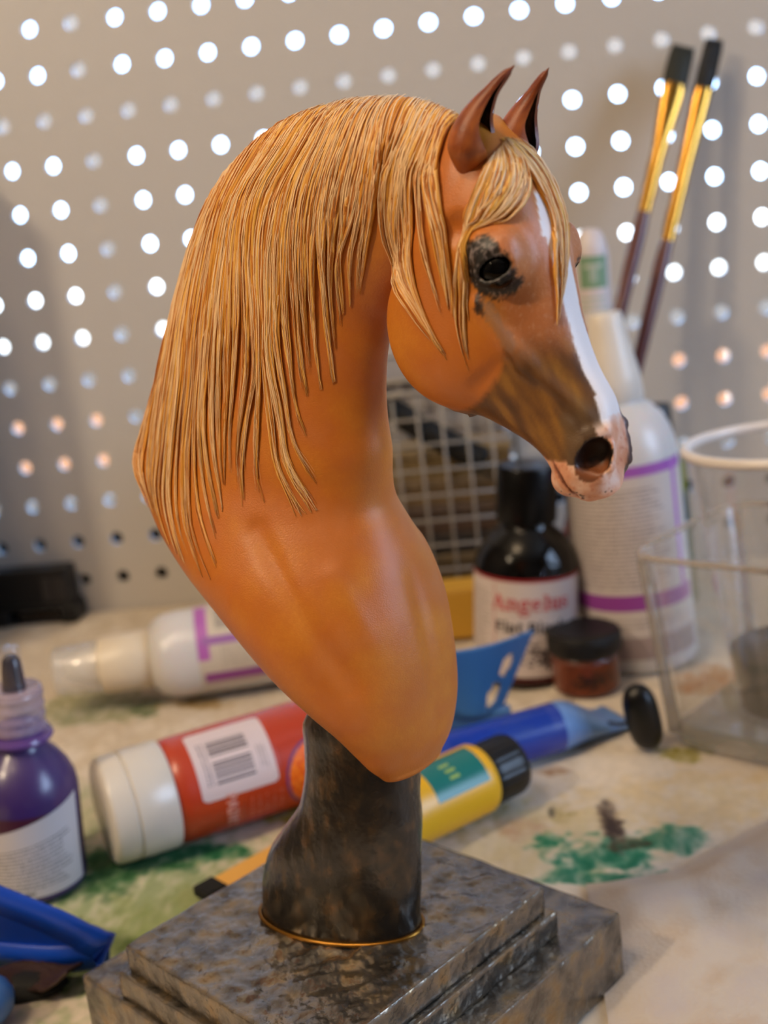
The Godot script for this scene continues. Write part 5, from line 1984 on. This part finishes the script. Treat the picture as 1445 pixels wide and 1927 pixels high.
func odds_and_ends() -> void:
	# black end piece on a thin lead
	var o := thing("cord_end", "small black oblong plug on a thin dark lead beside the glass tumbler", "plug", Vector3(0.2950, 0.0, 0.2600))
	var rows := []
	for i in 21:
		var t := i / 20.0
		var r := 0.0066 * sqrt(maxf(0.0, 1.0 - pow(absf(t * 2.0 - 1.0), 3.2))) + 0.00001
		var row := PackedVector3Array()
		for j in 36:
			var a := TAU * j / 36
			row.append(Vector3(cos(a) * r * 1.05, lerpf(0.0012, 0.0300, t), sin(a) * r * 0.9).rotated(Vector3(0, 0, 1), 0.17))
		rows.append(row)
	part("plug_body", grid(rows, true), mat(Color(0.012, 0.012, 0.013), 0.3), o, Vector3(0.001, 0, 0))
	part("lead", tube(PackedVector3Array([Vector3(-0.006, 0.013, -0.001), Vector3(-0.010, 0.009, -0.008), Vector3(-0.016, 0.0045, -0.022), Vector3(-0.023, 0.0025, -0.040), Vector3(-0.034, 0.0022, -0.048)]), PackedFloat32Array([0.0009, 0.0008, 0.0008, 0.0008, 0.0007]), 8), mat(Color(0.05, 0.045, 0.05), 0.4), o)
	# flat wooden stick with a black foam end
	var d := Vector3(0.0255, 0, -0.0295).normalized()
	o = thing("foam_applicator", "flat yellow wooden stick with a black foam tip beside the plinth", "applicator", Vector3(0.1385, 0.0022, 0.3435), lying(Vector3.ZERO, d))
	part("stick", rbox(Vector3(0.0088, 0.075, 0.0022), 0.0005), mat(Color(0.86, 0.65, 0.32), 0.5), o, Vector3(0, 0.0, 0))
	part("foam_tip", rbox(Vector3(0.0092, 0.0085, 0.0040), 0.0006), mat(Color(0.02, 0.02, 0.02), 0.9), o, Vector3(0, -0.0085, 0))
	# blue plastic band, folded back on itself at its end
	var pts := [Vector3(0.052, 0.0455, 0.394), Vector3(0.066, 0.0400, 0.3935), Vector3(0.0768, 0.0350, 0.3930), Vector3(0.0871, 0.0290, 0.3920), Vector3(0.1000, 0.0210, 0.3910), Vector3(0.1080, 0.0137, 0.3890), Vector3(0.1120, 0.0088, 0.3868), Vector3(0.1118, 0.0062, 0.3850), Vector3(0.1065, 0.0052, 0.3852), Vector3(0.0990, 0.0052, 0.3860), Vector3(0.0900, 0.0052, 0.3850), Vector3(0.0800, 0.0052, 0.3830), Vector3(0.0680, 0.0052, 0.3800)]
	o = thing("plastic_band", "bright blue plastic band folded to a point in the lower left corner", "band", Vector3.ZERO)
	var st := SurfaceTool.new()
	st.begin(Mesh.PRIMITIVE_TRIANGLES)
	rows = []
	for i in 46:
		var x := i / 45.0 * (pts.size() - 1)
		var q := mini(int(x), pts.size() - 2)
		var p: Vector3 = (pts[q] as Vector3).cubic_interpolate(pts[q + 1], pts[maxi(q - 1, 0)], pts[mini(q + 2, pts.size() - 1)], x - q)
		var p2: Vector3 = (pts[q] as Vector3).lerp(pts[q + 1], 0.9)
		var p1: Vector3 = (pts[q] as Vector3).lerp(pts[q + 1], 0.1)
		var t := (p2 - p1).normalized()
		var up := (Vector3(0.15, 1, 0.25) - t * t.dot(Vector3(0.15, 1, 0.25))).normalized()
		var nn := t.cross(up)
		var hw := 0.0052
		var th := 0.0009
		rows.append(PackedVector3Array([p - up * hw - nn * th, p - up * hw + nn * th, p + up * hw + nn * th, p + up * hw - nn * th]))
	grid_to(st, rows, true, false, [], [], 0)
	st.generate_normals()
	part("band", st.commit(), mat(Color(0.02, 0.27, 0.74), 0.4), o)
	# inner wall between the two runs of the band
	var front := []
	for sgn in [1.0, -1.0]:
		for i in 12:
			var f := i / 11.0
			var up_i := 6.6 - f * 6.4
			var lo_i := 7.0 + f * 4.9
			var pu: Vector3 = (pts[int(up_i)] as Vector3).lerp(pts[int(up_i) + 1], up_i - int(up_i))
			var pl: Vector3 = (pts[int(lo_i)] as Vector3).lerp(pts[mini(int(lo_i) + 1, 12)], lo_i - int(lo_i))
			var off := Vector3(0, 0, -0.0012 + 0.0004 * sgn)
			front.append(PackedVector3Array([pl + off, pu + off]))
		if sgn > 0:
			front.reverse()
	part("inner_wall", grid(front), mat(Color(0.02, 0.27, 0.74), 0.4), o)
	# curled brown scrap on a dark crumb of dried paint
	o = thing("dried_scrap", "curled brown scrap of dried paint skin in the lower left corner", "scrap", Vector3(0.0930, 0.0, 0.3925))
	rows = []
	for i in 15:
		var row := PackedVector3Array()
		for j in 25:
			var u := j / 24.0
			var v := i / 14.0
			row.append(Vector3(lerpf(-0.026, 0.012, u), 0.0045 + 0.0035 * sin(u * 6.0 + 0.6) * v + 0.004 * u * u * v + 0.0006 * noise2.get_noise_2d(u * 8.0, v * 8.0), lerpf(-0.006, 0.006, v) + 0.002 * sin(u * 9.0)))
		rows.append(row)
	for i in range(14, -1, -1):
		var row := PackedVector3Array()
		for p in rows[i]:
			row.append(p - Vector3(0, 0.0008, 0))
		rows.append(row)
	rows.append(rows[0])
	part("curl", grid(rows, false, true), mat(Color(0.20, 0.115, 0.055), 0.55), o)
	rows = []
	for i in 9:
		var row := PackedVector3Array()
		var v := i / 8.0
		for j in 30:
			var a := TAU * j / 30
			var r := (0.011 + 0.002 * noise2.get_noise_2d(cos(a) * 2.0, sin(a) * 2.0)) * sqrt(maxf(0.0, 1.0 - v * v * 0.98)) + 0.00001
			if i == 8:
				r = 0.0001
			row.append(Vector3(cos(a) * r * 1.5 - 0.010, v * 0.0052 - 0.0006, sin(a) * r * 0.7))
		rows.append(row)
	part("crumb", grid(rows, true), mat(Color(0.055, 0.05, 0.032), 0.8), o)
	# pale blue tube end in the corner
	o = thing("paint_tube", "pale blue tube end just entering the bottom left corner", "paint tube", Vector3(0.060, 0.0085, 0.4125), lying(Vector3.ZERO, Vector3(0.96, 0, -0.10)))
	part("body", lathe(P([0, -20, 7.6, -20, 8.3, -18, 8.3, 22, 7.8, 26, 6.0, 29.5, 3.5, 31.6, 0, 32.4]), 44), mat(Color(0.24, 0.42, 0.68), 0.35), o)
	part("end_cap", lathe(P([0, -30, 6.4, -30, 7.0, -29, 7.0, -20, 0, -20]), 36), mat(Color(0.75, 0.75, 0.75), 0.4), o)
	o = thing("carton", "tall brown carton standing beyond the left edge, shading the pegboard", "carton", Vector3(-0.150, 0.0005, 0.085))
	part("carton_body", rbox(Vector3(0.16, 0.305, 0.06), 0.001), mat(Color(0.45, 0.33, 0.21), 0.8), o)
	part("flap", rbox(Vector3(0.159, 0.0015, 0.029), 0.0004), mat(Color(0.50, 0.37, 0.24), 0.8), o, Vector3(0, 0.3052, 0.0148))
	part("flap", rbox(Vector3(0.159, 0.0015, 0.029), 0.0004), mat(Color(0.50, 0.37, 0.24), 0.8), o, Vector3(0, 0.3052, -0.0148))
	# black rack at the left, against the pegboard
	o = thing("rack", "low black plastic rack on two feet against the pegboard at the left", "rack", Vector3(-0.0275, 0.0, 0.0035))
	var black := mat(Color(0.028, 0.026, 0.027), 0.45)
	part("tray", rbox(Vector3(0.085, 0.0235, 0.016), 0.001), mat(Color(0.055, 0.052, 0.052), 0.5), o, Vector3(-0.0435, 0.0110, 0.0085))
	part("rail", rbox(Vector3(0.088, 0.0035, 0.018), 0.0006), black, o, Vector3(-0.0435, 0.0080, 0.0090))
	part("lower_rail", rbox(Vector3(0.076, 0.0022, 0.003), 0.0004), black, o, Vector3(-0.0435, 0.0002, 0.0165))
	for x in [-0.0030, -0.0480]:
		part("foot", rbox(Vector3(0.010, 0.0100, 0.020), 0.0008), black, o, Vector3(x, -0.0006, 0.0100))
	for x in [-0.0050, -0.0095, -0.0160]:
		part("panel_strip", rbox(Vector3(0.0030 if x > -0.012 else 0.0048, 0.015, 0.0012), 0.0003), mat(Color(0.20, 0.18, 0.17), 0.4), o, Vector3(x, 0.0135, 0.0168))
